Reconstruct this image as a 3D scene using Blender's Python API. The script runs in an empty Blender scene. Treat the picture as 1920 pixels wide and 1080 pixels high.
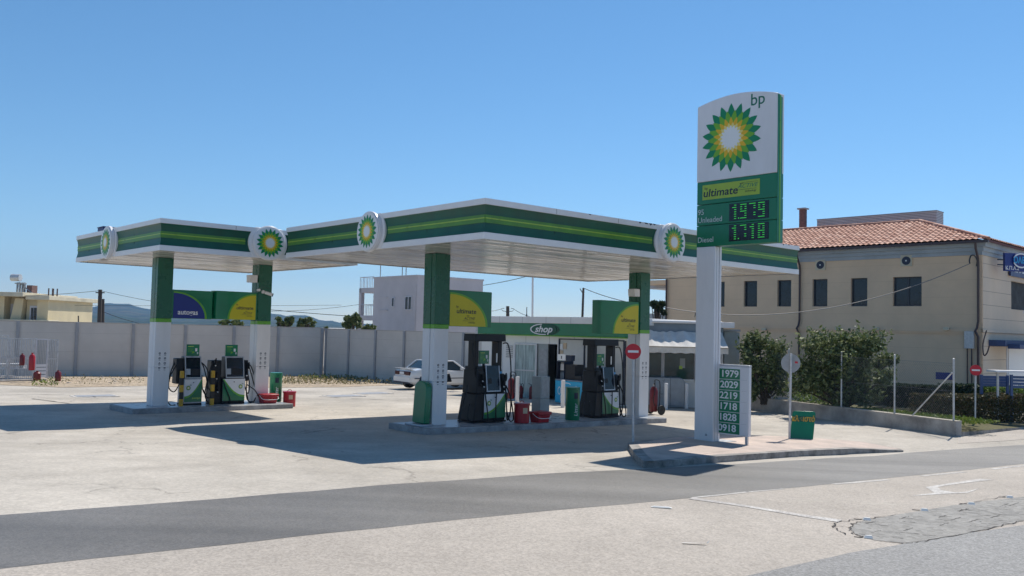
import bpy, math, random
from mathutils import Matrix, Vector, noise as mn
R=math.radians; sin=math.sin; cos=math.cos; PI=math.pi
random.seed(7)
sc=bpy.context.scene; col=sc.collection
# ------------------------------------------------------------ camera, sky, sun, exposure
F=1642.0; EYE=2.6; PITCH=R(2.77); ROLL=R(1.35)
fw=Vector((0,cos(PITCH),sin(PITCH))); r0=Vector((1,0,0)); u0=Vector((0,-sin(PITCH),cos(PITCH)))
rt=cos(ROLL)*r0+sin(ROLL)*u0; up=-sin(ROLL)*r0+cos(ROLL)*u0
cd=bpy.data.cameras.new('camera'); cam=bpy.data.objects.new('camera',cd); col.objects.link(cam)
M3=Matrix((rt,up,-fw)).transposed(); cam.matrix_world=Matrix.Translation((0,0,EYE))@M3.to_4x4()
cd.sensor_width=36; cd.lens=F/1920*36; cd.clip_start=.1; cd.clip_end=12000; sc.camera=cam
SUN_EL=R(55); SUN_AZ=R(32)
w=bpy.data.worlds.new("World"); sc.world=w; w.use_nodes=True
nt=w.node_tree; bg=nt.nodes['Background']; sky=nt.nodes.new('ShaderNodeTexSky'); sky.sky_type='NISHITA'
sky.sun_disc=False; sky.sun_elevation=SUN_EL; sky.sun_rotation=SUN_AZ; sky.altitude=600; sky.air_density=1.0; sky.dust_density=0.0; sky.ozone_density=5.0
hs=nt.nodes.new('ShaderNodeHueSaturation'); hs.inputs['Saturation'].default_value=1.12; hs.inputs['Hue'].default_value=.493; nt.links.new(sky.outputs[0],hs.inputs['Color']); nt.links.new(hs.outputs[0],bg.inputs[0]); bg.inputs[1].default_value=.116
sl=bpy.data.lights.new('sun','SUN'); so=bpy.data.objects.new('sun',sl); col.objects.link(so)
sl.energy=4.9; sl.angle=R(.5); sl.color=(1,.94,.84)
sd=Vector((sin(SUN_AZ)*cos(SUN_EL),cos(SUN_AZ)*cos(SUN_EL),sin(SUN_EL)))
so.rotation_euler=sd.to_track_quat('Z','Y').to_euler(); so.location=(20,20,40)
sc.view_settings.view_transform='Standard'; sc.view_settings.look='None'; sc.view_settings.exposure=0.12; sc.view_settings.gamma=1
sc.render.engine='CYCLES'; sc.cycles.max_bounces=6; sc.cycles.volume_bounces=0

# ------------------------------------------------------------ placing helpers
def clip(v,a,b): return max(a,min(b,v))
def gz(x,y):   # gentle fall of the yard
    return .04*(21-clip(y,13,21))-.01*(clip(y,22,28)-22)-.018*(clip(y,28,50)-28)-.018*clip(x+2,0,10)
def ray(px,py): return fw+rt*((px-960)/F)+up*((540-py)/F)
def G(px,py,dz=0):
    d=ray(px,py); z=0
    for i in range(12):
        t=(z-EYE)/d.z; x,y=d.x*t,d.y*t; z=gz(x,y)+dz
    return Vector((x,y,z))
def D(px,py,depth):   # point at a given distance ahead
    d=ray(px,py); t=depth/d.y; return Vector((d.x*t,depth,EYE+d.z*t))
class Frame:
    def __init__(s,ox,oy,rot): s.o=Vector((ox,oy)); s.a=rot; s.x=Vector((cos(rot),sin(rot))); s.y=Vector((-sin(rot),cos(rot)))
    def w(s,x,y,z=0): p=s.o+s.x*x+s.y*y; return Vector((p.x,p.y,z))
    def loc(s,x,y): p=s.o+s.x*x+s.y*y; return Vector((p.x,p.y,gz(p.x,p.y)))
    def l(s,v): q=Vector((v.x,v.y))-s.o; return (q.dot(s.x),q.dot(s.y))
    def onY(s,px,py,c):
        d=ray(px,py); dl=Vector((d.x,d.y)); q=-s.o; t=(c-q.dot(s.y))/dl.dot(s.y)
        return (q.dot(s.x)+dl.dot(s.x)*t, EYE+d.z*t)
    def onX(s,px,py,c):
        d=ray(px,py); dl=Vector((d.x,d.y)); q=-s.o; t=(c-q.dot(s.x))/dl.dot(s.x)
        return (q.dot(s.y)+dl.dot(s.y)*t, EYE+d.z*t)

# ------------------------------------------------------------ materials
MATS={}
def mat(name,base,rough=.6,metal=0,var=.08,vs=3.0,bump=0,bs=40,spec=.5,emit=None,es=1,alpha=None,fine=0,fs=60,trans=0,coat=0,tint=None,stretch=None):
    m=bpy.data.materials.new(name); m.use_nodes=True; n=m.node_tree.nodes; l=m.node_tree.links
    b=n['Principled BSDF']; b.inputs['Roughness'].default_value=rough; b.inputs['Metallic'].default_value=metal
    b.inputs['Specular IOR Level'].default_value=spec; b.inputs['Coat Weight'].default_value=coat
    c=(*base,1); b.inputs['Base Color'].default_value=c
    if trans: b.inputs['Transmission Weight'].default_value=trans
    if emit: b.inputs['Emission Color'].default_value=(*emit,1); b.inputs['Emission Strength'].default_value=es
    if alpha is not None: b.inputs['Alpha'].default_value=alpha
    tc=n.new('ShaderNodeTexCoord'); src=tc.outputs['Object']
    if stretch:
        mp=n.new('ShaderNodeMapping'); mp.inputs['Scale'].default_value=stretch; l.new(src,mp.inputs[0]); src=mp.outputs[0]
    if var or fine:
        nz=n.new('ShaderNodeTexNoise'); nz.inputs['Scale'].default_value=vs; nz.inputs['Detail'].default_value=6; nz.inputs['Roughness'].default_value=.65
        l.new(src,nz.inputs['Vector'])
        mr=n.new('ShaderNodeMapRange'); mr.inputs[1].default_value=.3; mr.inputs[2].default_value=.7; mr.inputs[3].default_value=1-var*1.6; mr.inputs[4].default_value=1+var*.7
        l.new(nz.outputs[0],mr.inputs[0]); fac=mr.outputs[0]
        if fine:
            n2=n.new('ShaderNodeTexNoise'); n2.inputs['Scale'].default_value=fs; n2.inputs['Detail'].default_value=3; n2.inputs['Roughness'].default_value=.8
            l.new(src,n2.inputs['Vector'])
            m2=n.new('ShaderNodeMapRange'); m2.inputs[1].default_value=.3; m2.inputs[2].default_value=.7; m2.inputs[3].default_value=1-fine; m2.inputs[4].default_value=1+fine
            l.new(n2.outputs[0],m2.inputs[0]); mu=n.new('ShaderNodeMath'); mu.operation='MULTIPLY'; l.new(fac,mu.inputs[0]); l.new(m2.outputs[0],mu.inputs[1]); fac=mu.outputs[0]
        vm=n.new('ShaderNodeVectorMath'); vm.operation='SCALE'; vm.inputs[0].default_value=base; l.new(fac,vm.inputs['Scale']); 
        l.new(vm.outputs[0],b.inputs['Base Color'])
        m['_c']=1; MATS[name+'_src']=(vm,fac)
        if rough>.15 and rough<.9:
            mrr=n.new('ShaderNodeMapRange'); mrr.inputs[1].default_value=.3; mrr.inputs[2].default_value=.7; mrr.inputs[3].default_value=rough*.85; mrr.inputs[4].default_value=min(1,rough*1.15)
            l.new(nz.outputs[0],mrr.inputs[0]); l.new(mrr.outputs[0],b.inputs['Roughness'])
    if bump:
        nb=n.new('ShaderNodeTexNoise'); nb.inputs['Scale'].default_value=bs; nb.inputs['Detail'].default_value=4; l.new(src,nb.inputs['Vector'])
        bp=n.new('ShaderNodeBump'); bp.inputs['Strength'].default_value=bump; bp.inputs['Distance'].default_value=.02; l.new(nb.outputs[0],bp.inputs['Height']); l.new(bp.outputs[0],b.inputs['Normal'])
    MATS[name]=m; return m
def leafmat(name,c1,c2,c3):
    m=bpy.data.materials.new(name); m.use_nodes=True; n=m.node_tree.nodes; l=m.node_tree.links; b=n['Principled BSDF']
    g=n.new('ShaderNodeNewGeometry'); r=n.new('ShaderNodeValToRGB'); e=r.color_ramp.elements
    e[0].color=(*c1,1); e[1].color=(*c3,1); k=e.new(.6); k.color=(*c2,1)
    l.new(g.outputs['Random Per Island'],r.inputs[0]); l.new(r.outputs[0],b.inputs['Base Color']); b.inputs['Roughness'].default_value=.55
    b.inputs['Specular IOR Level'].default_value=.25
    t=n.new('ShaderNodeBsdfTranslucent'); l.new(r.outputs[0],t.inputs[0]); mx=n.new('ShaderNodeMixShader'); mx.inputs[0].default_value=.25
    l.new(b.outputs[0],mx.inputs[1]); l.new(t.outputs[0],mx.inputs[2]); l.new(mx.outputs[0],n['Material Output'].inputs[0])
    MATS[name]=m
mat('white_paint',(.80,.79,.79),.35,var=.04,vs=2)
mat('white_panel',(.78,.77,.78),.4,var=.07,vs=1.2,stretch=(1,1,.3))
mat('column_white',(.78,.765,.77),.38,var=.07,vs=1.5,stretch=(1,1,.25))
mat('brand_green',(.003,.185,.08),.32,var=.12,vs=1.5,coat=.2)
mat('fascia_green',(.002,.092,.048),.42,var=.22,vs=1.0,coat=.0,stretch=(1,1,.3))
mat('column_green',(.003,.105,.055),.28,var=.1,vs=1.5)
mat('light_green',(.13,.40,.035),.3,var=.08)
mat('stripe_green',(.085,.25,.03),.4,var=.15)
mat('lime_line',(.33,.50,.05),.3,var=.08)
mat('petal_dark',(.0,.23,.09),.35,var=.03); mat('petal_lime',(.17,.43,.02),.35,var=.03)
mat('petal_yellow',(.80,.47,.01),.35,var=.03); mat('petal_pale',(.86,.72,.22),.35,var=.03); mat('petal_white',(.82,.82,.80),.35,var=.02)
mat('poster_yellow',(.56,.50,.015),.4,var=.04); mat('poster_blue',(.012,.03,.22),.35,var=.05)
mat('sign_lime',(.36,.50,.05),.35,var=.05)
mat('ink',(.012,.02,.045),.5,var=0); mat('letter_white',(.8,.8,.8),.45,var=.02); mat('letter_grey',(.62,.68,.66),.45,var=.02)
mat('letter_green',(.01,.16,.10),.4,var=0); mat('letter_lime',(.55,.75,.1),.4,var=0)
mat('led_black',(.004,.006,.012),.15,var=0); mat('led_green',(.02,.5,.05),.4,emit=(.08,.8,.10),es=.42,var=0); mat('led_dim',(.02,.12,.05),.4,var=0)
mat('black_plastic',(.007,.008,.011),.42,var=.25,vs=4,spec=.35); mat('dark_plastic',(.016,.015,.017),.45,var=.25,vs=4,spec=.35)
mat('screen',(.008,.012,.025),.08,var=.2); mat('silver',(.42,.43,.46),.35,.6,var=.1)
mat('rubber',(.008,.008,.009),.5,var=.2); mat('galv',(.58,.59,.60),.5,.4,var=.18,vs=6,bump=.05)
mat('steel_post',(.36,.37,.38),.5,.4,var=.2,vs=6); mat('fence_wire',(.20,.21,.22),.5,.6,var=.1)
mat('red_paint',(.42,.014,.025),.35,var=.18,vs=5); mat('dark_red',(.16,.01,.016),.4,var=.2,vs=5); mat('pale_label',(.6,.45,.3),.5)
mat('soffit',(.84,.79,.72),.16,.2,var=.22,vs=1.6,fine=.05,stretch=(.4,1.6,1))
mat('soffit_gap',(.05,.045,.04),.8)
mat('roof_metal',(.4,.4,.42),.5,.4,var=.2)
mat('island_concrete',(.33,.33,.34),.6,var=.3,vs=3,fine=.15,fs=50,bump=.2)
mat('island_top',(.40,.43,.47),.3,var=.2,vs=2,fine=.1)
mat('kerb_concrete',(.34,.315,.29),.85,var=.45,vs=3,fine=.2,fs=50,bump=.3)
mat('pavement_pink',(.52,.42,.36),.8,var=.2,vs=1.5,fine=.12,fs=45,bump=.15)
mat('wall_concrete',(.40,.38,.36),.85,var=.35,vs=1.2,fine=.1,fs=30,bump=.2)
mat('panel_grey',(.47,.44,.41),.75,var=.08,vs=.5,fine=.03); mat('post_grey',(.34,.345,.36),.5,var=.1)
mat('cream',(.66,.56,.36),.8,var=.1,vs=.6,bump=.1); mat('cream_slab',(.62,.56,.42),.8,var=.2,vs=.8)
mat('lilac',(.56,.525,.54),.8,var=.1,vs=.4,fine=.03); mat('lilac_dark',(.40,.37,.41),.8,var=.1)
mat('window_dark',(.012,.018,.03),.08,var=.3); mat('window_frame_dark',(.03,.035,.045),.4); mat('shutter_white',(.6,.6,.63),.5)
mat('cornice',(.36,.40,.43),.6,var=.12,vs=.8); mat('brown_pipe',(.06,.035,.035),.4,var=.2)
mat('tile_edge',(.16,.05,.04),.8,var=.3); mat('brick_red',(.19,.11,.095),.85,var=.3,vs=8)
mat('louvre_grey',(.30,.33,.36),.5,.2,var=.15); mat('wood_pole',(.085,.07,.06),.8,var=.3,stretch=(1,1,.1)); mat('wire',(.03,.03,.035),.6,var=0); mat('pale_wire',(.22,.20,.19),.6,var=0)
mat('glass',(.035,.07,.075),.06,var=.25,vs=1.5); mat('door_glass',(.38,.50,.50),.12,var=.35,vs=2,stretch=(6,1,.6)); mat('dark_inside',(.012,.012,.013),.7)
mat('shop_window',(.60,.60,.57),.12,var=.12,vs=.8); mat('frosted_panel',(.45,.44,.41),.4,var=.1)
mat('awning_cloth',(.74,.71,.67),.85,var=.15,vs=2); mat('aluminium',(.55,.56,.58),.4,.5,var=.1); mat('clad_grey',(.33,.36,.36),.5,var=.1); mat('clad_blue',(.2,.26,.32),.5,var=.1)
mat('icebox_grey',(.24,.28,.33),.3,.3,var=.12); mat('freezer_blue',(.01,.40,.68),.35,var=.1); mat('mascot_white',(.7,.75,.8),.4)
mat('car_white',(.78,.78,.78),.18,coat=.8,var=.02); mat('car_glass',(.03,.05,.06),.05,var=.2); mat('tail_red',(.06,.006,.012),.15,var=.1); mat('tyre',(.02,.02,.02),.8); mat('rim',(.35,.36,.37),.3,.7)
mat('sign_red',(.55,.006,.025),.35,var=.04); mat('sign_back',(.36,.37,.38),.5,.3,var=.15)
mat('hazard_yellow',(.62,.36,.03),.5,var=.25,vs=10); mat('hazard_black',(.02,.02,.02),.5,var=.2)
mat('greek_blue',(.01,.03,.20),.4,var=.05); mat('navy',(.02,.03,.14),.45,var=.1); mat('cyan_letter',(.03,.33,.65),.35,var=0); mat('blue_paint',(.05,.10,.25),.45,var=.15); mat('awning_blue',(.045,.07,.17),.6,var=.2)
mat('bark',(.10,.075,.055),.9,var=.35,bump=.4); mat('litter_white',(.75,.74,.7),.6)
mat('crack',(.07,.06,.055),.9,var=.2)
mat('dirt_stone',(.46,.40,.33),.9,var=.2)
mat('rust',(.12,.08,.07),.8);
mat('dead_twig',(.20,.11,.08),.8,var=.2)
leafmat('leaf_bush',(.06,.085,.02),(.15,.19,.07),(.32,.35,.18))
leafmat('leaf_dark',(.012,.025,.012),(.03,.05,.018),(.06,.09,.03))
leafmat('leaf_far',(.07,.11,.03),(.14,.18,.06),(.24,.26,.12))
leafmat('leaf_hedge',(.045,.035,.02),(.075,.085,.025),(.16,.10,.055))
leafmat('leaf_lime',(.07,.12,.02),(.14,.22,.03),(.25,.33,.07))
leafmat('grass_green',(.09,.14,.02),(.17,.23,.04),(.25,.29,.07))
leafmat('grass_dry',(.17,.15,.07),(.24,.21,.10),(.33,.28,.15))

def groove(name,base,period,width,depthc,rough=.8,off=0,axis='Z',var=.08,second=None):
    """painted render with thin scored lines at a constant spacing (object space)"""
    m=mat(name,base,rough,var=var,vs=.5,fine=.02)
    n=m.node_tree.nodes; l=m.node_tree.links; b=n['Principled BSDF']; vm,fac=MATS[name+'_src']
    tc=n.new('ShaderNodeTexCoord'); sx=n.new('ShaderNodeSeparateXYZ'); l.new(tc.outputs['Object'],sx.inputs[0])
    def line(ax,per,of,wd,prev):
        a=n.new('ShaderNodeMath'); a.operation='ADD'; a.inputs[1].default_value=of; l.new(sx.outputs[ax],a.inputs[0])
        d=n.new('ShaderNodeMath'); d.operation='FLOORED_MODULO'; d.inputs[1].default_value=per; l.new(a.outputs[0],d.inputs[0])
        g=n.new('ShaderNodeMath'); g.operation='LESS_THAN'; g.inputs[1].default_value=wd; l.new(d.outputs[0],g.inputs[0])
        if prev is None: return g.outputs[0]
        k=n.new('ShaderNodeMath'); k.operation='MAXIMUM'; l.new(prev,k.inputs[0]); l.new(g.outputs[0],k.inputs[1]); return k.outputs[0]
    g=line(axis,period,off,width,None)
    if second: g=line(second[0],second[1],second[2],width,g)
    mx=n.new('ShaderNodeMix'); mx.data_type='RGBA'; l.new(g,mx.inputs[0]); l.new(vm.outputs[0],mx.inputs[6]); mx.inputs[7].default_value=(*depthc,1)
    l.new(mx.outputs[2],b.inputs['Base Color'])
groove('beige_wall',(.73,.54,.365),.78,.014,(.60,.435,.28),off=.1)
groove('beige_light',(.70,.58,.45),.62,.022,(.32,.25,.19),off=.1)
groove('barrier_panel',(.60,.565,.52),1.0,.012,(.44,.41,.37),off=.1)
groove('louvre_lines',(.50,.53,.55),.085,.03,(.10,.11,.12),rough=.5)
groove('white_clad',(.82,.81,.79),1.3,.015,(.3,.3,.3),axis='X')
def tilemat():
    m=bpy.data.materials.new('roof_tiles'); m.use_nodes=True; n=m.node_tree.nodes; l=m.node_tree.links; b=n['Principled BSDF']
    tc=n.new('ShaderNodeTexCoord'); mp=n.new('ShaderNodeVectorMath'); mp.operation='SNAP'; mp.inputs[1].default_value=(.28,.28,9)
    l.new(tc.outputs['Object'],mp.inputs[0]); wn=n.new('ShaderNodeTexWhiteNoise'); l.new(mp.outputs[0],wn.inputs[0])
    r=n.new('ShaderNodeValToRGB'); e=r.color_ramp.elements; e[0].color=(.34,.13,.08,1); e[1].color=(.62,.36,.26,1); k=e.new(.5); k.color=(.48,.22,.14,1)
    l.new(wn.outputs[0],r.inputs[0]); l.new(r.outputs[0],b.inputs['Base Color']); b.inputs['Roughness'].default_value=.8; MATS['roof_tiles']=m
tilemat()

# ------------------------------------------------------------ mesh builder
class MB:
    def __init__(s): s.v=[]; s.f=[]; s.m=[]; s.names=[]
    def mi(s,m):
        if m not in s.names: s.names.append(m)
        return s.names.index(m)
    def add(s,vs,fs,m,M=None):
        o=len(s.v); i=s.mi(m)
        for v in vs: s.v.append(tuple(M@Vector(v)) if M else tuple(v))
        for f in fs: s.f.append([k+o for k in f]); s.m.append(i)
        return s
    def box(s,x0,x1,y0,y1,z0,z1,m,M=None):
        vs=[(x,y,z) for x in (x0,x1) for y in (y0,y1) for z in (z0,z1)]
        return s.add(vs,[(0,1,3,2),(4,6,7,5),(0,4,5,1),(2,3,7,6),(0,2,6,4),(1,5,7,3)],m,M)
    def taper(s,b0,b1,z0,z1,m,M=None):   # b=(x0,x1,y0,y1)
        vs=[(x,y,z) for z,b in ((z0,b0),(z1,b1)) for x,y in ((b[0],b[2]),(b[1],b[2]),(b[1],b[3]),(b[0],b[3]))]
        return s.add(vs,[(3,2,1,0),(4,5,6,7),(0,1,5,4),(1,2,6,5),(2,3,7,6),(3,0,4,7)],m,M)
    def cyl(s,p0,p1,r,m,r1=None,seg=12,caps=True,M=None):
        p0=Vector(p0);p1=Vector(p1); r1=r if r1 is None else r1; d=(p1-p0).normalized()
        a=d.orthogonal().normalized(); b=d.cross(a); vs=[];fs=[]
        for p,rr in((p0,r),(p1,r1)):
            for k in range(seg): t=2*PI*k/seg; vs.append(p+a*cos(t)*rr+b*sin(t)*rr)
        for k in range(seg): j=(k+1)%seg; fs.append((k,j,seg+j,seg+k))
        if caps: fs.append(tuple(range(seg))[::-1]); fs.append(tuple(range(seg,2*seg)))
        return s.add(vs,fs,m,M)
    def tube(s,pts,r,m,seg=6,M=None,smooth=0):
        P=[Vector(p) for p in pts]
        if smooth:
            Q=[]
            for i in range(len(P)-1):
                a=P[max(i-1,0)];b=P[i];c=P[i+1];d=P[min(i+2,len(P)-1)]
                for k in range(smooth):
                    t=k/smooth; Q.append(.5*((2*b)+(-a+c)*t+(2*a-5*b+4*c-d)*t*t+(-a+3*b-3*c+d)*t**3))
            Q.append(P[-1])
            if isinstance(r,(list,tuple)):
                m_=len(P)-1; r=[r[min(int(i/smooth),m_-1)]+(r[min(int(i/smooth),m_-1)+1]-r[min(int(i/smooth),m_-1)])*min(1,(i/smooth-min(int(i/smooth),m_-1))) for i in range(len(Q))]
            P=Q
        vs=[];fs=[]; n=len(P); ref=None
        for i,p in enumerate(P):
            d=(P[min(i+1,n-1)]-P[max(i-1,0)]).normalized()
            if ref is None: ref=d.orthogonal().normalized()
            a=(ref-d*ref.dot(d)); a=a.normalized() if a.length>1e-5 else d.orthogonal().normalized(); ref=a; b=d.cross(a)
            rr=r[i] if isinstance(r,(list,tuple)) else r
            for k in range(seg): t=2*PI*k/seg; vs.append(p+a*cos(t)*rr+b*sin(t)*rr)
        for i in range(n-1):
            for k in range(seg): j=(k+1)%seg; fs.append((i*seg+k,i*seg+j,(i+1)*seg+j,(i+1)*seg+k))
        fs.append(tuple(range(seg))[::-1]); fs.append(tuple(range((n-1)*seg,n*seg)))
        return s.add(vs,fs,m,M)
    def prism(s,poly,h0,h1,m,M=None,cap0=True):   # 2D polygon (x,y) pushed along z from h0 to h1
        n=len(poly); vs=[(x,y,h0) for x,y in poly]+[(x,y,h1) for x,y in poly]
        fs=[(i,(i+1)%n,n+(i+1)%n,n+i) for i in range(n)]+[tuple(range(n,2*n))]
        if cap0: fs.append(tuple(range(n))[::-1])
        return s.add(vs,fs,m,M)
    def lathe(s,prof,m,c=(0,0,0),seg=20,M=None):
        vs=[];fs=[];n=len(prof)
        for r,z in prof:
            for k in range(seg): t=2*PI*k/seg; vs.append((c[0]+r*cos(t),c[1]+r*sin(t),c[2]+z))
        for i in range(n-1):
            for k in range(seg): j=(k+1)%seg; fs.append((i*seg+k,i*seg+j,(i+1)*seg+j,(i+1)*seg+k))
        fs.append(tuple(range(seg))[::-1]); fs.append(tuple(range((n-1)*seg,n*seg)))
        return s.add(vs,fs,m,M)
    def sphere(s,c,r,m,seg=12,M=None):
        c=Vector(c); rr=r if isinstance(r,tuple) else (r,r,r); vs=[];fs=[];nr=seg//2+1
        for i in range(nr+1):
            a=PI*i/nr
            for k in range(seg): t=2*PI*k/seg; vs.append((c.x+rr[0]*sin(a)*cos(t),c.y+rr[1]*sin(a)*sin(t),c.z+rr[2]*cos(a)))
        for i in range(nr):
            for k in range(seg): j=(k+1)%seg; fs.append((i*seg+k,(i+1)*seg+k,(i+1)*seg+j,i*seg+j))
        return s.add(vs,fs,m,M)
    def text(s,body,size,m,M,h=.004,shear=0,bold=0,sx=1,align='CENTER',sp=1):
        v,f=textmesh(body,size,h,shear,bold,align,sp); v=[(x*sx,y,z) for x,y,z in v]; return s.add(v,f,m,M)
    def build(s,name,parent=None,label=None,cat=None,group=None,kind=None,bev=0,loc=None,rz=0,ang=35):
        me=bpy.data.meshes.new(name); me.from_pydata(s.v,[],s.f)
        for nm in s.names: me.materials.append(MATS[nm])
        me.polygons.foreach_set('material_index',s.m); me.polygons.foreach_set('use_smooth',[True]*len(s.f))
        me.update()
        me.set_sharp_from_angle(angle=R(ang))
        o=bpy.data.objects.new(name,me); col.objects.link(o)
        if parent: o.parent=parent
        if loc is not None: o.location=loc
        if rz: o.rotation_euler.z=rz
        if bev:
            md=o.modifiers.new('bevel','BEVEL'); md.width=bev; md.segments=2; md.limit_method='ANGLE'; md.angle_limit=R(40)
        tag(o,label,cat,group,kind); return o
def tag(o,label=None,cat=None,group=None,kind=None):
    if label: o['label']=label
    if cat: o['category']=cat
    if group: o['group']=group
    if kind: o['kind']=kind
    return o
def thing(name,label,cat,loc=(0,0,0),rz=0,group=None):
    o=bpy.data.objects.new(name,None); col.objects.link(o); o.location=loc; o.rotation_euler.z=rz; o.empty_display_size=.2
    return tag(o,label,cat,group)
def copy_tree(o,parent=None,kids=None):
    c=o.copy(); col.objects.link(c)
    if parent: c.parent=parent
    for ch in [q for q in bpy.data.objects if q.parent==o]: copy_tree(ch,c)
    return c
_tc={}
def textmesh(body,size,h,shear,bold,align,sp):
    k=(body,size,h,shear,bold,align,sp)
    if k in _tc: return _tc[k]
    cu=bpy.data.curves.new('t','FONT'); cu.body=body; cu.size=size; cu.extrude=h/2; cu.shear=shear; cu.offset=bold; cu.align_x=align; cu.align_y='CENTER'; cu.resolution_u=3; cu.space_character=sp
    o=bpy.data.objects.new('t',cu); col.objects.link(o); dg=bpy.context.evaluated_depsgraph_get(); dg.update()
    me=bpy.data.meshes.new_from_object(o.evaluated_get(dg)); v=[tuple(a.co) for a in me.vertices]; f=[tuple(p.vertices) for p in me.polygons]
    bpy.data.objects.remove(o); bpy.data.meshes.remove(me); bpy.data.curves.remove(cu); _tc[k]=(v,f); return _tc[k]
def PM(o,right,upv=(0,0,1)):   # 2D sheet -> 3D: x right, y up, z out of the face
    r=Vector(right).normalized(); u=Vector(upv).normalized(); n=r.cross(u)
    M=Matrix((r,u,n)).transposed().to_4x4(); M.translation=Vector(o); return M
FRONT=(1,0,0)   # a face looking along -y has x to the right
LEFTF=(0,-1,0)  # a face looking along -x has -y to the right
def disc(r,n=32,a0=0,a1=2*PI): return [(r*cos(a0+(a1-a0)*i/n),r*sin(a0+(a1-a0)*i/n)) for i in range(n)]
def star(rt_,rv,off,n=18):
    P=[]
    for k in range(n):
        t=2*PI*k/n+R(off)+PI/2; h=PI/n
        for a,r in ((-h,rv),(-h*.60,rv+(rt_-rv)*.44),(-h*.28,rv+(rt_-rv)*.76),(0,rt_),(h*.28,rv+(rt_-rv)*.76),(h*.60,rv+(rt_-rv)*.44)):
            P.append((r*cos(t+a),r*sin(t+a)))
    return P
def emblem(mb,M,r,h=0,th=.003):
    for i,(a,b,off,m) in enumerate(((1,.72,0,'petal_dark'),(.80,.56,10,'petal_lime'),(.60,.42,0,'petal_yellow'),(.44,.33,10,'petal_pale'),(.36,.27,0,'petal_white'))):
        P=star(r*a,r*b,off); c=[(0,0,h+th*(i+1))]+[(x,y,h+th*(i+1)) for x,y in P]; n=len(P)
        mb.add(c,[(0,k+1,(k+1)%n+1) for k in range(n)],m,M)
def leaves(n,pts_fn,size,m,mb=None,flat=0):
    mb=mb or MB(); vs=[];fs=[]
    for i in range(n):
        p=pts_fn(); s=size*random.uniform(.6,1.4); a=Vector((random.gauss(0,1),random.gauss(0,1),random.gauss(0,1)*(1-flat))).normalized(); b=a.orthogonal().normalized()
        q=a.cross(b); t=random.uniform(0,2*PI); u=b*cos(t)+q*sin(t); v=a.cross(u)
        k=len(vs); vs+= [p-u*s, p-v*s*.45, p+u*s, p+v*s*.45]; fs.append((k,k+1,k+2,k+3))
    mb.add(vs,fs,m); return mb
def blob(clumps):
    w=[c[3]*c[4]*c[5] for c in clumps]
    def f():
        c=random.choices(clumps,w)[0]
        d=Vector((random.gauss(0,1),random.gauss(0,1),random.gauss(0,1))).normalized(); r=random.random()**.45
        return Vector((c[0]+d.x*r*c[3],c[1]+d.y*r*c[4],c[2]+d.z*r*c[5]))
    return f
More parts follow.
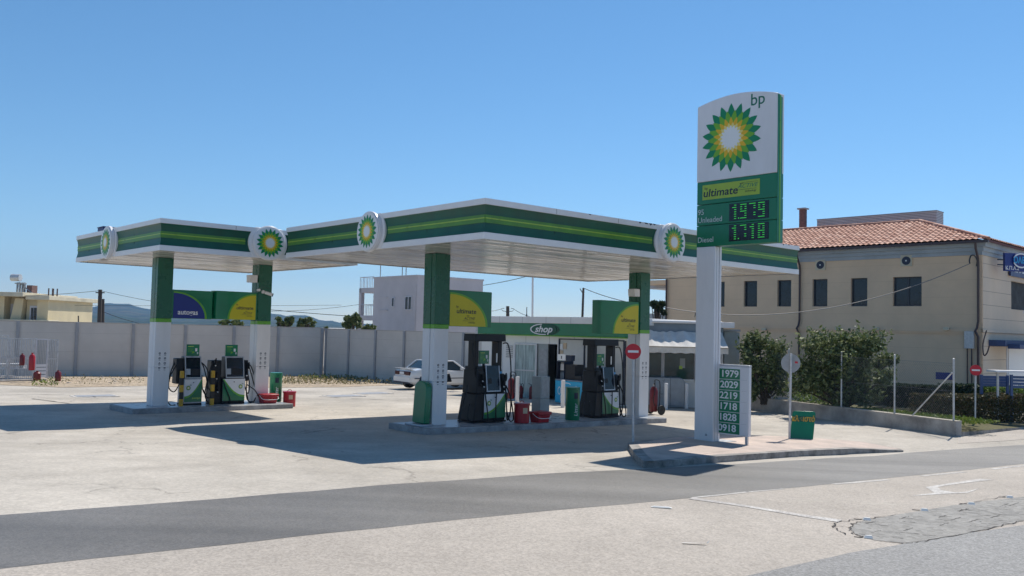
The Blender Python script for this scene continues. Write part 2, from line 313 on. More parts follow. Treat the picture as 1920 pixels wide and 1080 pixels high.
# ============================================================ GROUND
def groundmat(name,base,base2,big=.25,speck=.25,ss=38,crack=0,rough=.85,patch=.5,pscale=.22,bump=.35,spec=.3,cs=.45,crackcol=.35,streak=None):
    m=bpy.data.materials.new(name); m.use_nodes=True; n=m.node_tree.nodes; l=m.node_tree.links; b=n['Principled BSDF']
    b.inputs['Roughness'].default_value=rough; b.inputs['Specular IOR Level'].default_value=spec
    tc=n.new('ShaderNodeTexCoord'); src=tc.outputs['Object']
    def noise(sc_,det=5,ro=.6,v=src):
        k=n.new('ShaderNodeTexNoise'); k.inputs['Scale'].default_value=sc_; k.inputs['Detail'].default_value=det; k.inputs['Roughness'].default_value=ro; l.new(v,k.inputs['Vector']); return k
    def rng(s_,a,b_,c,d):
        k=n.new('ShaderNodeMapRange'); k.inputs[1].default_value=a;k.inputs[2].default_value=b_;k.inputs[3].default_value=c;k.inputs[4].default_value=d; l.new(s_,k.inputs[0]); return k.outputs[0]
    def mul(a,b_):
        k=n.new('ShaderNodeMath'); k.operation='MULTIPLY'; l.new(a,k.inputs[0]); l.new(b_,k.inputs[1]); return k.outputs[0]
    p=noise(pscale,8,.62); mx=n.new('ShaderNodeMix'); mx.data_type='RGBA'; mx.inputs[6].default_value=(*base,1); mx.inputs[7].default_value=(*base2,1)
    l.new(rng(p.outputs[0],.5-patch*.3,.5+patch*.3,0,1),mx.inputs[0])
    f=rng(noise(1.3,7,.7).outputs[0],.3,.7,1-big,1+big*.5)
    vo=n.new('ShaderNodeTexVoronoi'); vo.inputs['Scale'].default_value=ss; l.new(src,vo.inputs['Vector'])
    sp=n.new('ShaderNodeSeparateColor'); l.new(vo.outputs['Color'],sp.inputs[0])
    f=mul(f,rng(sp.outputs[0],0,1,1-speck,1+speck))
    f=mul(f,rng(noise(9,5,.75).outputs[0],.3,.7,1-speck*.45,1+speck*.3))
    if streak:
        mp=n.new('ShaderNodeMapping'); mp.inputs['Rotation'].default_value=(0,0,streak[0]); mp.inputs['Scale'].default_value=(.03,streak[1],1); l.new(src,mp.inputs[0])
        f=mul(f,rng(noise(1,2,.5,mp.outputs[0]).outputs[0],.35,.65,1-streak[2],1+streak[2]*.6))
    if crack:
        wz=noise(1.6,4,.6); ad=n.new('ShaderNodeVectorMath'); ad.operation='MULTIPLY_ADD'; l.new(wz.outputs['Color'],ad.inputs[0]); ad.inputs[1].default_value=(1.1,1.1,0); l.new(src,ad.inputs[2])
        v2=n.new('ShaderNodeTexVoronoi'); v2.feature='DISTANCE_TO_EDGE'; v2.inputs['Scale'].default_value=cs; l.new(ad.outputs[0],v2.inputs['Vector'])
        cr=rng(v2.outputs['Distance'],0,.010,crackcol,1)
        ms=rng(noise(.35,3,.5).outputs[0],.5,.58,1,0)   # only here and there
        k=n.new('ShaderNodeMath'); k.operation='MAXIMUM'; l.new(cr,k.inputs[0]); l.new(ms,k.inputs[1]); f=mul(f,k.outputs[0])
        st=rng(noise(.8,6,.7).outputs[0],.64,.74,1,.72); f=mul(f,st)
    vm=n.new('ShaderNodeVectorMath'); vm.operation='SCALE'; l.new(mx.outputs[2],vm.inputs[0]); l.new(f,vm.inputs['Scale']); l.new(vm.outputs[0],b.inputs['Base Color'])
    if bump:
        bp=n.new('ShaderNodeBump'); bp.inputs['Strength'].default_value=bump; bp.inputs['Distance'].default_value=.012
        l.new(mul(f,noise(60,3,.7).outputs[0]),bp.inputs['Height']); l.new(bp.outputs[0],b.inputs['Normal'])
    MATS[name]=m
groundmat('yard',(.415,.375,.322),(.525,.478,.415),big=.15,speck=.10,ss=26,crack=1,patch=.28,crackcol=.62,cs=.3,streak=(R(-31),.35,.07))
groundmat('old_asphalt',(.405,.36,.312),(.47,.42,.365),big=.10,speck=.17,ss=46,patch=.6,bump=.4,pscale=.12,streak=(R(-31),.5,.06))
groundmat('lane',(.132,.123,.112),(.185,.174,.16),big=.09,speck=.22,ss=60,rough=.56,patch=.7,bump=.3,spec=.5,streak=(R(-31.5),1.1,.24))
groundmat('dark_asphalt',(.20,.195,.19),(.245,.24,.232),big=.06,speck=.30,ss=48,rough=.7,bump=.4,spec=.5)
groundmat('paver_ground',(.26,.25,.235),(.34,.325,.30),big=.15,speck=.2,ss=14,crack=0,patch=.5,bump=.7)
groundmat('dirt',(.40,.31,.22),(.50,.41,.30),big=.35,speck=.35,ss=9,rough=.95,patch=.6,pscale=.8,bump=.8)
groundmat('faded_paint',(.60,.575,.54),(.47,.44,.41),big=.18,speck=.22,ss=40,patch=.35,pscale=2.5)
def sheet(A,B,m,lift,name,n=60,k=8,**kw):
    """ground sheet between two lines of (x,y), following the fall of the yard"""
    def samp(P,t):
        L=[0]
        for i in range(len(P)-1): L.append(L[-1]+math.dist(P[i],P[i+1]))
        d=t*L[-1]; i=0
        while i<len(P)-2 and L[i+1]<d: i+=1
        u=(d-L[i])/(L[i+1]-L[i]); return (P[i][0]+(P[i+1][0]-P[i][0])*u,P[i][1]+(P[i+1][1]-P[i][1])*u)
    mb=MB(); vs=[];fs=[]
    for i in range(n+1):
        a=samp(A,i/n); b=samp(B,i/n)
        for j in range(k+1): x=a[0]+(b[0]-a[0])*j/k; y=a[1]+(b[1]-a[1])*j/k; vs.append((x,y,gz(x,y)+lift))
    for i in range(n):
        for j in range(k): q=i*(k+1)+j; fs.append((q,q+k+1,q+k+2,q+1))
    mb.add(vs,fs,m); o=mb.build(name,**kw)
    if o.data.polygons[0].normal.z<0: o.data.flip_normals()
    return o
def P2(pts): return [tuple(G(*p)[:2]) for p in pts]
def ext(P,L0,L1):
    a=Vector(P[0]);b=Vector(P[1]);c=Vector(P[-2]);d=Vector(P[-1])
    return ([tuple(a+(a-b).normalized()*L0)] if L0 else [])+P+([tuple(d+(d-c).normalized()*L1)] if L1 else [])
# one terrain sheet to the horizon
xs=[-3400,-1200,-500,-200,-100,-60,-40,-30]+[-25+i for i in range(0,56)]+[35,45,70,120,250,600,1500,3400]
ys=[-3400,-800,-200,-60,-20,-8,-4]+[i for i in range(0,52)]+[55,60,80,120,250,700,1700,3900]
vs=[(x,y,gz(x,y)) for x in xs for y in ys]; ny=len(ys)
mb=MB(); mb.add(vs,[(i*ny+j,(i+1)*ny+j,(i+1)*ny+j+1,i*ny+j+1) for i in range(len(xs)-1) for j in range(ny-1)],'yard'); mb.build('ground',kind='structure')
up_edge=ext(P2([(0,967),(300,944.5),(600,921),(800,905),(1000,890),(1200,880),(1400,869.5),(1560,859),(1700,849.5),(1800,842),(1920,834)]),60,60)
lo_edge=ext(P2([(0,1067),(300,1035),(600,1003),(800,981),(1000,961),(1150,948),(1300,934.5),(1500,914),(1700,893),(1920,870)]),60,60)
def rag(P,amp=.035,step=.25):
    Q=[]
    for i in range(len(P)-1):
        a,b=P[i],P[i+1]; L_=math.dist(a,b); n_=max(1,int(L_/step)) if L_<30 else 40
        for k in range(n_):
            t=k/n_; x=a[0]+(b[0]-a[0])*t; y=a[1]+(b[1]-a[1])*t; w_=amp*mn.noise(Vector((x*1.3,y*1.3,0)))+amp*.6*mn.noise(Vector((x*6,y*6,2))); Q.append((x,y+w_))
    return Q+[P[-1]]
base=[(p[0]+9,p[1]-26) for p in lo_edge]; lo_edge=rag(lo_edge); up_edge=rag(up_edge,.06)
ed=[tuple(p) for p in lo_edge]
sheet(up_edge,lo_edge,'lane',.006,'road_lane',n=420,k=36,kind='structure')
sheet(lo_edge,base,'old_asphalt',.004,'road',n=420,k=40,kind='structure')
d_up=rag(ext(P2([(1390,1084),(1600,1036),(1700,1020),(1800,1002),(1920,986)]),14,60))
sheet(d_up,[(p[0]+2,p[1]-5) for p in d_up],'dark_asphalt',.008,'road_patch',n=300,k=24,kind='structure')
def gpoly(pts,m,lift,name,kind='structure',**kw):
    mb=MB(); V=[G(*p) for p in pts]; mb.add([(v.x,v.y,v.z+lift) for v in V],[tuple(range(len(V)))],m); o=mb.build(name,kind=kind,**kw)
    if o.data.polygons[0].normal.z<0: o.data.flip_normals()
    return o
def gline(name,pts,wd,m,lift,**kw):
    """thin painted or cracked line on the ground"""
    V=[G(*p) for p in pts]; A=[];B=[]
    for i,v in enumerate(V):
        d=(V[min(i+1,len(V)-1)]-V[max(i-1,0)]); d.z=0; d.normalize(); s=Vector((-d.y,d.x,0)); ww=wd[i] if isinstance(wd,list) else wd
        A.append(tuple((v+s*ww/2)[:2])); B.append(tuple((v-s*ww/2)[:2]))
    return sheet(A,B,m,lift,name,n=max(4,len(V)*3),k=1,**kw)
# median paved with stone, cracked joint round it
med_t=P2([(1592,990),(1610,979),(1650,971),(1700,963),(1760,953),(1840,941),(1920,932)]); med_t=ext(med_t,0,40)
med_b=P2([(1592,992),(1604,1003),(1640,1014),(1690,1019.5),(1730,1016),(1820,1000),(1920,977)]); med_b=ext(med_b,0,40)
sheet(med_t,med_b,'paver_ground',.008,'paved_median',n=140,k=24,kind='structure')
mb=MB()
def crackline(pts,r=.012,jit=.03):
    V=[G(*p) for p in pts]; Q=[]
    for i in range(len(V)-1):
        for k in range(7):
            p=V[i].lerp(V[i+1],k/7); Q.append((p.x+random.uniform(-jit,jit),p.y+random.uniform(-jit,jit)))
    Q.append((V[-1].x,V[-1].y)); vs=[];fs=[]
    for i,q in enumerate(Q):
        a=Vector(Q[max(i-1,0)]);b=Vector(Q[min(i+1,len(Q)-1)]); d=(b-a).normalized(); s=Vector((-d.y,d.x))*r*random.uniform(.3,1.6); z=gz(*q)+.012
        vs+=[(q[0]+s.x,q[1]+s.y,z),(q[0]-s.x,q[1]-s.y,z)]
    for i in range(len(Q)-1): fs.append((2*i,2*i+2,2*i+3,2*i+1))
    mb.add(vs,fs,'crack')
crackline([(1562,986),(1575,979),(1600,976)],.009); crackline([(1562,986),(1568,993),(1585,1004)],.011); crackline([(1566,988),(1592,990)],.007)
crackline([(1592,991),(1600,983),(1614,980)],.011); crackline([(1600,976),(1630,974),(1680,966)],.007); crackline([(1592,991),(1602,1003),(1622,1009)],.007)
crackline([(1650,1015),(1690,1020),(1728,1017),(1790,1006),(1850,993),(1900,981),(1960,968)],.007); crackline([(1800,947),(1850,937),(1890,931)],.007)
for i in range(26):
    px=random.uniform(1610,1915); top=977-(px-1620)*.15; bot=1012-(max(px,1690)-1690)*.15; py=random.uniform(top+3,bot-2); L=random.uniform(12,40)
    crackline([(px,py),(px+L,py+L*.10)],.005,.012)
for i in range(14):
    px=random.uniform(1620,1900); py=random.uniform(975-(px-1620)*.1,1008-(px-1620)*.12); crackline([(px,py),(px+18,py-5)],.004,.01)
mb.build('pavement_cracks',kind='structure')
# painted markings
mk=dict(kind='structure')
gline('road_marking',[(1300,934),(1340,930),(1400,923.5)],.07,'faded_paint',.008,**mk)
gline('road_marking',[(1405,923),(1470,917.5)],.05,'faded_paint',.008,**mk)
gline('road_marking',[(1563,908.5),(1664,900)],.11,'faded_paint',.008,**mk)
gline('road_marking',[(1728,893),(1808,885.5)],.11,'faded_paint',.008,**mk)
gline('road_marking',[(1861,880),(1960,869)],.11,'faded_paint',.008,**mk)
gline('road_marking',[(1294,935),(1400,950),(1500,967),(1576,978)],[.16,.14,.15,.2],'faded_paint',.009,**mk)
gpoly([(1735,914),(1775,907.5),(1838,898.3),(1862,900),(1785,909.5),(1757,914),(1766,920),(1790,924),(1810,923),(1838,916),(1815,925),(1770,927),(1706,931),(1752,924.5)],'faded_paint',.008,'road_arrow')
gline('yard_marking',[(150,744),(178,746.5),(225,744)],.09,'faded_paint',.008,**mk)
gline('yard_marking',[(735,735),(790,738)],.1,'faded_paint',.008,**mk)
for (a,b) in (((600,744),(640,746.5)),((640,740),(690,741)),((660,748),(730,750)),((150,742),(180,745)),((0,741),(120,739)),((60,748),(130,757))):
    mb=MB(); crackline([a,b],.03,.03); mb.build('yard_joint',kind='structure')
# road studs, litter
for i,(px,py,lab) in enumerate(((1625,976,'white road stud at the rounded nose of the paved median, upper edge'),(1733,958.5,'white road stud on the upper edge of the paved median, second from its nose'),(1821,946.5,'white road stud on the upper edge of the paved median, third from its nose'),(1893,934,'white road stud on the paved median upper edge, nearest the right photo edge'),(1628,1010,'white road stud on the near lower edge of the paved median'))):
    p=G(px,py); mb=MB(); mb.taper((-.05,.05,-.035,.035),(-.03,.04,-.01,.02),0,.03,'litter_white'); mb.box(-.16,-.06,-.012,.012,0,.004,'crack')
    mb.build('road_stud',loc=(p.x,p.y,p.z+.009),rz=R(-15),label=lab,cat='road stud',group='road studs round the paved median')
p=G(1305,1021); mb=MB(); mb.add([(-.16,.02,0),(.13,-.01,.004),(.17,.05,.03),(.11,-.03,.012),(-.15,-.02,.004)],[(0,4,3,1),(1,3,2)],'litter_white'); mb.build('paper_scrap',loc=(p.x,p.y,p.z+.014),label='folded white paper scrap lying on the road in the foreground',cat='litter')
p=G(1240,953); mb=MB(); mb.taper((-.14,.14,-.03,.03),(-.1,.1,-.01,.01),0,.015,'litter_white'); mb.build('plastic_strip',loc=(p.x,p.y,p.z+.012),rz=R(-12),label='pale thin strip of litter lying beside the dark lane edge',cat='litter')

for px,py,lab in ((178,743,'flat metal manhole cover with a pale rim in the yard left of the small canopy'),(645,743,'flat metal manhole cover in the yard behind the short pump island, left one'),(700,738,'flat metal manhole cover in the yard behind the short pump island, right one')):
    p=G(px,py); mb=MB(); mb.box(-.75,.75,-.45,.45,0,.018,'faded_paint'); mb.box(-.62,.62,-.36,.36,.018,.026,'post_grey'); mb.build('manhole_cover',loc=(p.x,p.y,p.z),rz=R(38),label=lab,cat='manhole cover',group='manhole covers in the yard')
# dirt and grass strip under the back wall
sheet(P2([(0,700),(150,694),(300,692),(450,692),(610,695),(760,708)]),P2([(0,722),(120,727),(270,724),(430,728),(640,726),(760,722)]),'dirt',.012,'dirt_strip',n=40,k=6,kind='structure')
F1=lambda px0,px1,py0,py1:(lambda: G(random.uniform(px0,px1),random.uniform(py0,py1))+Vector((0,0,random.random()**2*.22)))
mb=leaves(1500,F1(528,735,709,721),.07,'grass_dry'); leaves(500,F1(560,700,706,712),.07,'grass_green',mb); leaves(160,F1(60,110,716,724),.06,'grass_green',mb); leaves(300,F1(100,270,708,722),.05,'grass_dry',mb)
tag(mb.build('dry_grass'),'dry yellowing grass in the dirt strip along the back wall','grass',kind='stuff')
mb=MB(); 
for i in range(70):
    p=G(random.uniform(110,740),random.uniform(706,720)); s=random.uniform(.04,.13); mb.sphere((p.x,p.y,p.z),(s,s*.8,s*.5),'dirt_stone',seg=6)
tag(mb.build('rubble'),'small pale stones scattered on the dirt strip by the back wall','rubble',kind='stuff')

# ============================================================ HILLS
def ridge(px):
    K=[(-700,584),(-250,574),(0,573),(40,572),(90,571),(120,574),(145,578),(170,576),(205,565.5),(222,566),(240,567.5),(262,575),(280,577),(330,586),(400,590),(470,580),(512,585),(540,590),(575,590),(600,598),(640,603),(700,606),(800,612),(950,614),(1250,617),(1700,625),(2600,640)]
    for i in range(len(K)-1):
        if K[i][0]<=px<=K[i+1][0]: t=(px-K[i][0])/(K[i+1][0]-K[i][0]); t=t*t*(3-2*t)*.5+t*.5; return K[i][1]+(K[i+1][1]-K[i][1])*t
    return 640
def hill(name,d0,scale,off,m,seed):
    vs=[];fs=[];NX=260;NR=14
    for i in range(NX+1):
        px=-690+i*(2500+690)/NX; py=ridge(px+off); d=ray(px,py); d=d/d.y; rz_=max(6,(EYE+d.z*d0))*scale+5*mn.noise(Vector((px*.02,seed,0)))+3*mn.noise(Vector((px*.07,seed,3)))
        for j in range(NR+1):
            t=j/NR; dist=d0*(.66+.44*t); hgt=(t/.77) if t<=.77 else max(0,1-(t-.77)/.23*1.0); hgt=hgt**.9 if t<=.77 else hgt
            x=d.x*dist; z=rz_*hgt*(1+.22*mn.noise(Vector((x*.006,dist*.006,seed)))*(0 if abs(t-.77)<.05 else 1)+.1*mn.noise(Vector((x*.02,dist*.02,seed))))
            vs.append((x,dist,z-2))
    n=NR+1
    for i in range(NX):
        for j in range(NR): fs.append((i*n+j,(i+1)*n+j,(i+1)*n+j+1,i*n+j+1))
    mb=MB(); mb.add(vs,fs,m); o=mb.build(name,kind='structure',ang=180)
    return o
groundmat('hill_scrub',(.035,.06,.03),(.10,.10,.06),big=.5,speck=.4,ss=.04,rough=1,patch=.5,pscale=.006,bump=0,spec=0)
hill('hills',2700,1.0,0,'hill_scrub',1); hill('low_hills',2000,.55,60,'hill_scrub',5)

# ============================================================ BACK WALL
def depth_for(px,py,gl=-.5):   # where the wall foot is seen
    return G(px,py)
WA=G(-160,704.5); WB=G(200,704.5); WC=G(606,704.5); WD=G(985,735.5)
def barrier(name,A,B,pxs,ztop,label,skip0=False):
    L=math.dist(A[:2],B[:2]); rot=math.atan2(B.y-A.y,B.x-A.x); zb=min(A.z,B.z)-.15
    t=thing(name,label,'wall',(A.x,A.y,0),rot)
    fr=Frame(A.x,A.y,rot); X=[fr.onY(px,650,0)[0] for px in pxs]; X=[x for x in X if 0<x<L]
    mb=MB(); mb.box(0,L,.05,.20,zb,ztop,'barrier_panel'); mb.box(-.02,L+.02,.03,.22,ztop,ztop+.05,'panel_grey'); mb.build('panel',t)
    for x in X: m2=MB(); m2.box(x-.075,x+.075,-.03,.27,zb,ztop+.03,'post_grey'); m2.build('post',t,bev=.01)
    return fr
zt=2.6-(611.5-616.5)*-1/1642*52
barrier('barrier_wall',WA,WC,[-100,32,143,249,347,438,521,603],2.45,'long pale grey noise barrier wall of panels behind the twin pump canopy')
barrier('barrier_wall',WC,WD,[610,653,703,757,812,868,930],2.40,'pale grey barrier wall turning forward behind the white sedan')

# ============================================================ FAR HOUSES, POLES, TREES
bf=R(44)
def railing(mb,x0,x1,y,z0,z1,m,n=10,ax='x'):
    for z in (z0,z1):
        (mb.box(x0,x1,y-.02,y+.02,z-.02,z+.02,m) if ax=='x' else mb.box(y-.02,y+.02,x0,x1,z-.02,z+.02,m))
    for i in range(n+1):
        x=x0+(x1-x0)*i/n; (mb.box(x-.012,x+.012,y-.012,y+.012,z0,z1,m) if ax=='x' else mb.box(y-.012,y+.012,x-.012,x+.012,z0,z1,m))
# lilac house
cx=D(783,518,62); fl=Frame(cx.x,cx.y,R(41.7))
t=thing('house','lilac grey two storey house with open corner balconies rising beyond the barrier wall','house',(cx.x,cx.y,0),R(41.7))
yl,_=fl.onX(700,560,0); ybal,_=fl.onX(673,560,0); ztop=fl.onX(720,521.5,0)[1]
xr_=fl.onY(905,560,0)[0]; mb=MB(); mb.box(0,xr_,0,yl,-1,ztop,'lilac'); mb.box(-.05,xr_+.05,-.05,yl+.05,ztop,ztop+.12,'lilac'); mb.build('wall',t)
mb=MB(); z1=fl.onX(690,540,0)[1]; z0=fl.onX(690,592,0)[1]
for z in (z1,z0,-.3): mb.box(.0,4,yl+.01,ybal,z-.35,z,'lilac')
mb.box(.0,.3,ybal-.3,ybal,-1,z1,'lilac'); mb.box(3.7,4,ybal-.3,ybal,-1,z1,'lilac'); mb.build('balcony',t)
mb=MB()
for z in (z1,z0):
    railing(mb,yl+.05,ybal-.03,.05,z,z+.85,'shutter_white',9,'y'); railing(mb,.05,3.9,ybal-.06,z,z+.85,'shutter_white',12,'x')
mb.build('railing',t)
def win(px0,px1,py0,py1,fr,t,mull=1,frame='shutter_white',pane='window_dark',c=0,fx='X'):
    g=fr.onX if fx=='X' else fr.onY
    a,z1=g(px0,py0,c); b,_=g(px1,py0,c); z0=g(px0,py1,c)[1]; a,b=min(a,b),max(a,b)
    mb=MB(); s=.05
    def bx(u0,u1,v0,v1,d0,d1,m):
        (mb.box(c-d1,c-d0,u0,u1,v0,v1,m) if fx=='X' else mb.box(u0,u1,c-d1,c-d0,v0,v1,m))
    bx(a-s,a,z0-s,z1+s,0.003,.06,frame); bx(b,b+s,z0-s,z1+s,.003,.06,frame); bx(a,b,z1,z1+s,.003,.06,frame); bx(a,b,z0-s,z0,.003,.07,frame)
    for k in range(mull): u=a+(b-a)*(k+1)/(mull+1); bx(u-.035,u+.035,z0,z1,.003,.05,frame)
    w_=mb.build('window',t); mb=MB(); bx(a,b,z0,z1,.002,.02,pane); mb.build('pane',w_)
win(761,772,557,580,fl,t); win(736,739.5,559,574,fl,t,0)
a,z=fl.onX(712,557,0); b,_=fl.onX(727,557,0); mb=MB(); mb.box(-.03,0,b,a,z-.06,z,'lilac'); mb.build('ledge',t); z=fl.onX(712,581,0)[1]; mb=MB(); mb.box(-.06,0,b-.1,a+.1,z-.06,z,'lilac'); mb.build('ledge',t); mb=MB(); mb.box(-.05,0,.1,.25,1,ztop-.6,'lilac'); mb.build('rain_pipe',t)
for px,py0 in ((703,505),(744,500),(751,500)):
    y,zz=fl.onX(px,py0,0); mb=MB(); mb.cyl((.5,y,ztop),(.5,y,ztop+1.6),.035,'steel_post'); mb.build('roof_pipe',t)
# cream house at the left
cx=D(89,600,66); fc=Frame(cx.x,cx.y,R(0)); 
t=thing('house','unfinished cream flat roofed house at the left edge behind the barrier wall','house',(cx.x,cx.y,0),0)
X=lambda px,y=0: fc.onY(px,570,y)[0]
Z=lambda py,px=60,y=0: fc.onY(px,py,y)[1]
mb=MB(); xa=X(-60); mb.box(xa,X(44),0.9,7,-1,Z(557),'cream'); mb.box(X(44),X(70),.45,7,-1,Z(557),'cream'); mb.box(X(70),0,0,7,-1,Z(560),'cream')
mb.taper((X(20),X(40),.0,.9),(X(28),X(44),.0,.9),Z(601),Z(560),'cream'); mb.taper((X(-4),X(8),.0,.9),(X(-4),X(8),.0,.9),Z(601),Z(555),'cream'); mb.build('wall',t)
mb=MB(); mb.box(xa-1,X(54),-.9,7.4,Z(557),Z(549),'cream_slab'); mb.box(X(54),X(98),-.5,7.4,Z(562),Z(554),'cream_slab'); mb.box(xa,X(100),-.6,1,Z(602),Z(599.5),'cream_slab'); mb.build('roof_slab',t,bev=.03)
mb=MB(); mb.box(X(51),X(68),.38,.46,Z(601),Z(573),'shutter_white'); w_=mb.build('window',t); mb=MB(); mb.box(X(54),X(58),.34,.39,Z(600),Z(577),'window_dark'); mb.box(X(59.5),X(64),.34,.39,Z(600),Z(577),'window_dark'); mb.build('pane',w_)
mb=MB(); mb.box(X(8),X(16),.84,.9,Z(601),Z(570),'shutter_white'); mb.build('door',t)
for k in range(4):
    x=X(77+k*3.7); mb=MB(); mb.cyl((x,1+.4*(k%2),Z(555)),(x,1+.4*(k%2),Z(539)),.05,'rust'); mb.build('rebar',t)
mb=MB()
mb.cyl((X(-9),2,Z(519)),(X(8),2,Z(519)),.28,'galv'); tnk=(X(3),2)
for px in (3,8,13,17): mb.box(X(px)-.03,X(px)+.03,1.9,2.1,Z(549),Z(528),'steel_post')
mb.box(X(0),X(18),1.8,2.2,Z(531),Z(529),'steel_post'); mb.tube([(X(6),2,Z(528)),(X(34),2,Z(550))],.05,'steel_post')
mb.build('water_heater',t)
mb=MB(); mb.box(X(21),X(31),2,2.8,Z(551),Z(533),'brick_red'); mb.build('chimney',t)
# wooden poles
def pole(px,py_top,px_b,depth,r,label,m='wood_pole',cross=False,group=None,lean=0):
    p=D(px,py_top,depth); q=D(px_b,620,depth); t=thing('utility_pole',label,'pole',(q.x,q.y,gz(q.x,q.y)-.1),0,group)
    mb=MB(); dx=p.x-q.x; H=p.z-gz(q.x,q.y)+.1; x0=dx*0-dx*0; s=dx/(p.z-q.z); b0=-s*(q.z-gz(q.x,q.y))
    mb.cyl((b0,0,0),(dx,0,H),r*1.25,m,r1=r,seg=10); mb.build('pole_shaft',t); return t,p,H,dx
tp,p1,H,dx=pole(188,543,186,60,.13,'tall dark wooden utility pole behind the barrier wall left of the canopies')
mb=MB(); mb.box(dx-.3,dx+.3,-.03,.03,H-.25,H-.17,'wood_pole'); mb.build('crossarm',tp)
pole(193,560.5,192.5,61,.11,'shorter wooden prop pole close beside the tall utility pole')
pole(147,592,147,58,.04,'thin low dark post just above the barrier wall at left')
tp,p2,H,dx=pole(952,574,952,80,.15,'short utility pole with curved brackets above the shop roof')
mb=MB()
for s in (-1,1): mb.tube([(dx,0,H-.5),(dx+s*.45,0,H-.45),(dx+s*.6,0,H-.25),(dx+s*.3,0,H-.2)],.025,'wire'); 
mb.build('bracket',tp)
tp,p3,H,dx=pole(1094,540,1091,70,.09,'slim utility pole with a short slanted arm above the right half of the shop')
mb=MB(); mb.tube([(dx,0,H-.5),(dx-.28,0,H-.05)],.035,'wood_pole'); mb.build('arm',tp)
# lattice aerial on the shop side
p=D(988,568,64); mb=MB(); 
mb.tube([(0,0,p.z-1),(0,0,p.z+.2)],.03,'wire'); 
for s in (-1,1): mb.tube([(s*.35,0,1.8),(0,0,p.z-.3)],.035,'wire')
for k in range(5): mb.tube([(-.25+.04*k,0,2.4+k*.35),(.25-.04*k,0,2.55+k*.35)],.02,'wire')
mb.build('lattice_aerial',loc=(p.x,p.y,-.5),label='small dark lattice aerial mast behind the shop roof beside the white flagpole',cat='aerial')
# wires
def cable(name,a,b,sag,r,m,label,**kw):
    mb=MB(); mb.tube([a.lerp(b,k/14)-Vector((0,0,sag*4*(k/14)*(1-k/14))) for k in range(15)],r,m,seg=4); return mb.build(name,label=label,cat='cable',**kw)
gw='overhead cables between the poles behind the wall'
cable('overhead_cable',D(-60,556,70),D(188,545,60),.15,.018,'wire','upper overhead cable running left from the tall wooden pole past the cream house',group=gw)
cable('overhead_cable',D(188,545,60),D(673,571,66),.9,.018,'wire','upper overhead cable running right from the tall wooden pole behind the canopies',group=gw)
cable('overhead_cable',D(-60,570,70),D(640,572,70),.1,.016,'wire','lower overhead cable crossing in front of the blue hills',group=gw)
cable('overhead_cable',D(195,585,60),D(260,606,57),.05,.02,'wire','dark stay cable slanting down from the wooden prop pole',group=gw)
cable('overhead_cable',D(440,574,66),D(675,594,64),.05,.03,'wire','thicker dark cable ending at the trees beside the lilac house balcony',group=gw)
cable('overhead_cable',D(905,584,75),p2-Vector((.4,0,.2)),.1,.022,'wire','cable from the lilac house to the short bracketed pole',group=gw)
cable('overhead_cable',p2+Vector((.5,0,-.2)),D(1012,596,66),.2,.022,'wire','cable dropping right from the bracketed pole to the shop roof',group=gw)
cable('overhead_cable',p3,D(1250,577,52),.25,.03,'wire','cable from the slim pole down to the big beige building',group=gw)
cable('overhead_cable',D(905,535,80),D(985,519,70),.05,.03,'wire','cable rising above the lilac wing to under the main canopy edge',group=gw)
# trees behind the wall
def tree(name,label,px,py_top,py_b,depth,wpx,n,leaf,size=.14,group=None,trunk=True,clumps=15,bare=0):
    c=D(px,(py_top+py_b)/2,depth); k=depth/F; hw=wpx*k/2; hh=(py_b-py_top)*k/2
    g=gz(c.x,c.y); t=thing(name,label,'tree',(c.x,c.y,g),0,group); cz=c.z-g
    mb=MB(); mb.tube([(0,0,-.1),(.05,.02,cz*.5),(0,0,cz)],[.13,.1,.06],'bark',seg=7)
    cl=[]
    for i in range(clumps):
        a=random.uniform(0,2*PI); rr=random.uniform(.25,.8); x=cos(a)*rr*hw; y=sin(a)*rr*hw; z=cz+random.uniform(-.6,.55)*hh; s=random.uniform(.17,.32)
        cl.append((x,y,z,hw*s,hw*s,hh*s*1.1)); mb.tube([(0,0,cz*.55),(x*.5,y*.5,(z+cz*.55)/2),(x,y,z+hh*s*.5)],[.06,.035,.012],'bark',seg=5)
    mb.build('trunk',t)
    leaves(n,blob(cl),size,leaf).build('crown',t); return t
gt='trees seen above the barrier wall'
tree('tree','small leafy tree poking above the wall below the yellow and green banner',432,597,618,58,52,900,'leaf_far',group=gt,size=.13)
tree('tree','pale green tree above the wall, nearer the twin pump canopy column',534,591,622,60,40,1300,'leaf_far',group=gt,size=.13)
tree('tree','rounded green tree above the wall before the blue hills, right of the pale green tree',577,592,622,60,40,1500,'leaf_far',group=gt,size=.13)
tree('tree','tall darker tree beside the balcony of the lilac house',662,584,622,58,44,2200,'leaf_far',group=gt,size=.13)
tree('tree','low green tree under the balcony of the lilac house',692,606,622,57,26,600,'leaf_far',group=gt,size=.12)
tree('tree','tiny sprig of tree top between the two rounded trees and the lilac house',612,608,624,60,12,120,'leaf_far',group=gt,size=.1,clumps=3)
tree('tree','dark leafy tree seen in the gap between the right canopy column and the beige building',1232,562,592,46,34,1300,'leaf_dark',size=.12)
cable('flagpole',D(998,620,58),D(999,505,58),0,.09,'white_paint','tall white flagpole rising behind the shop roof',)['category']='flagpole'
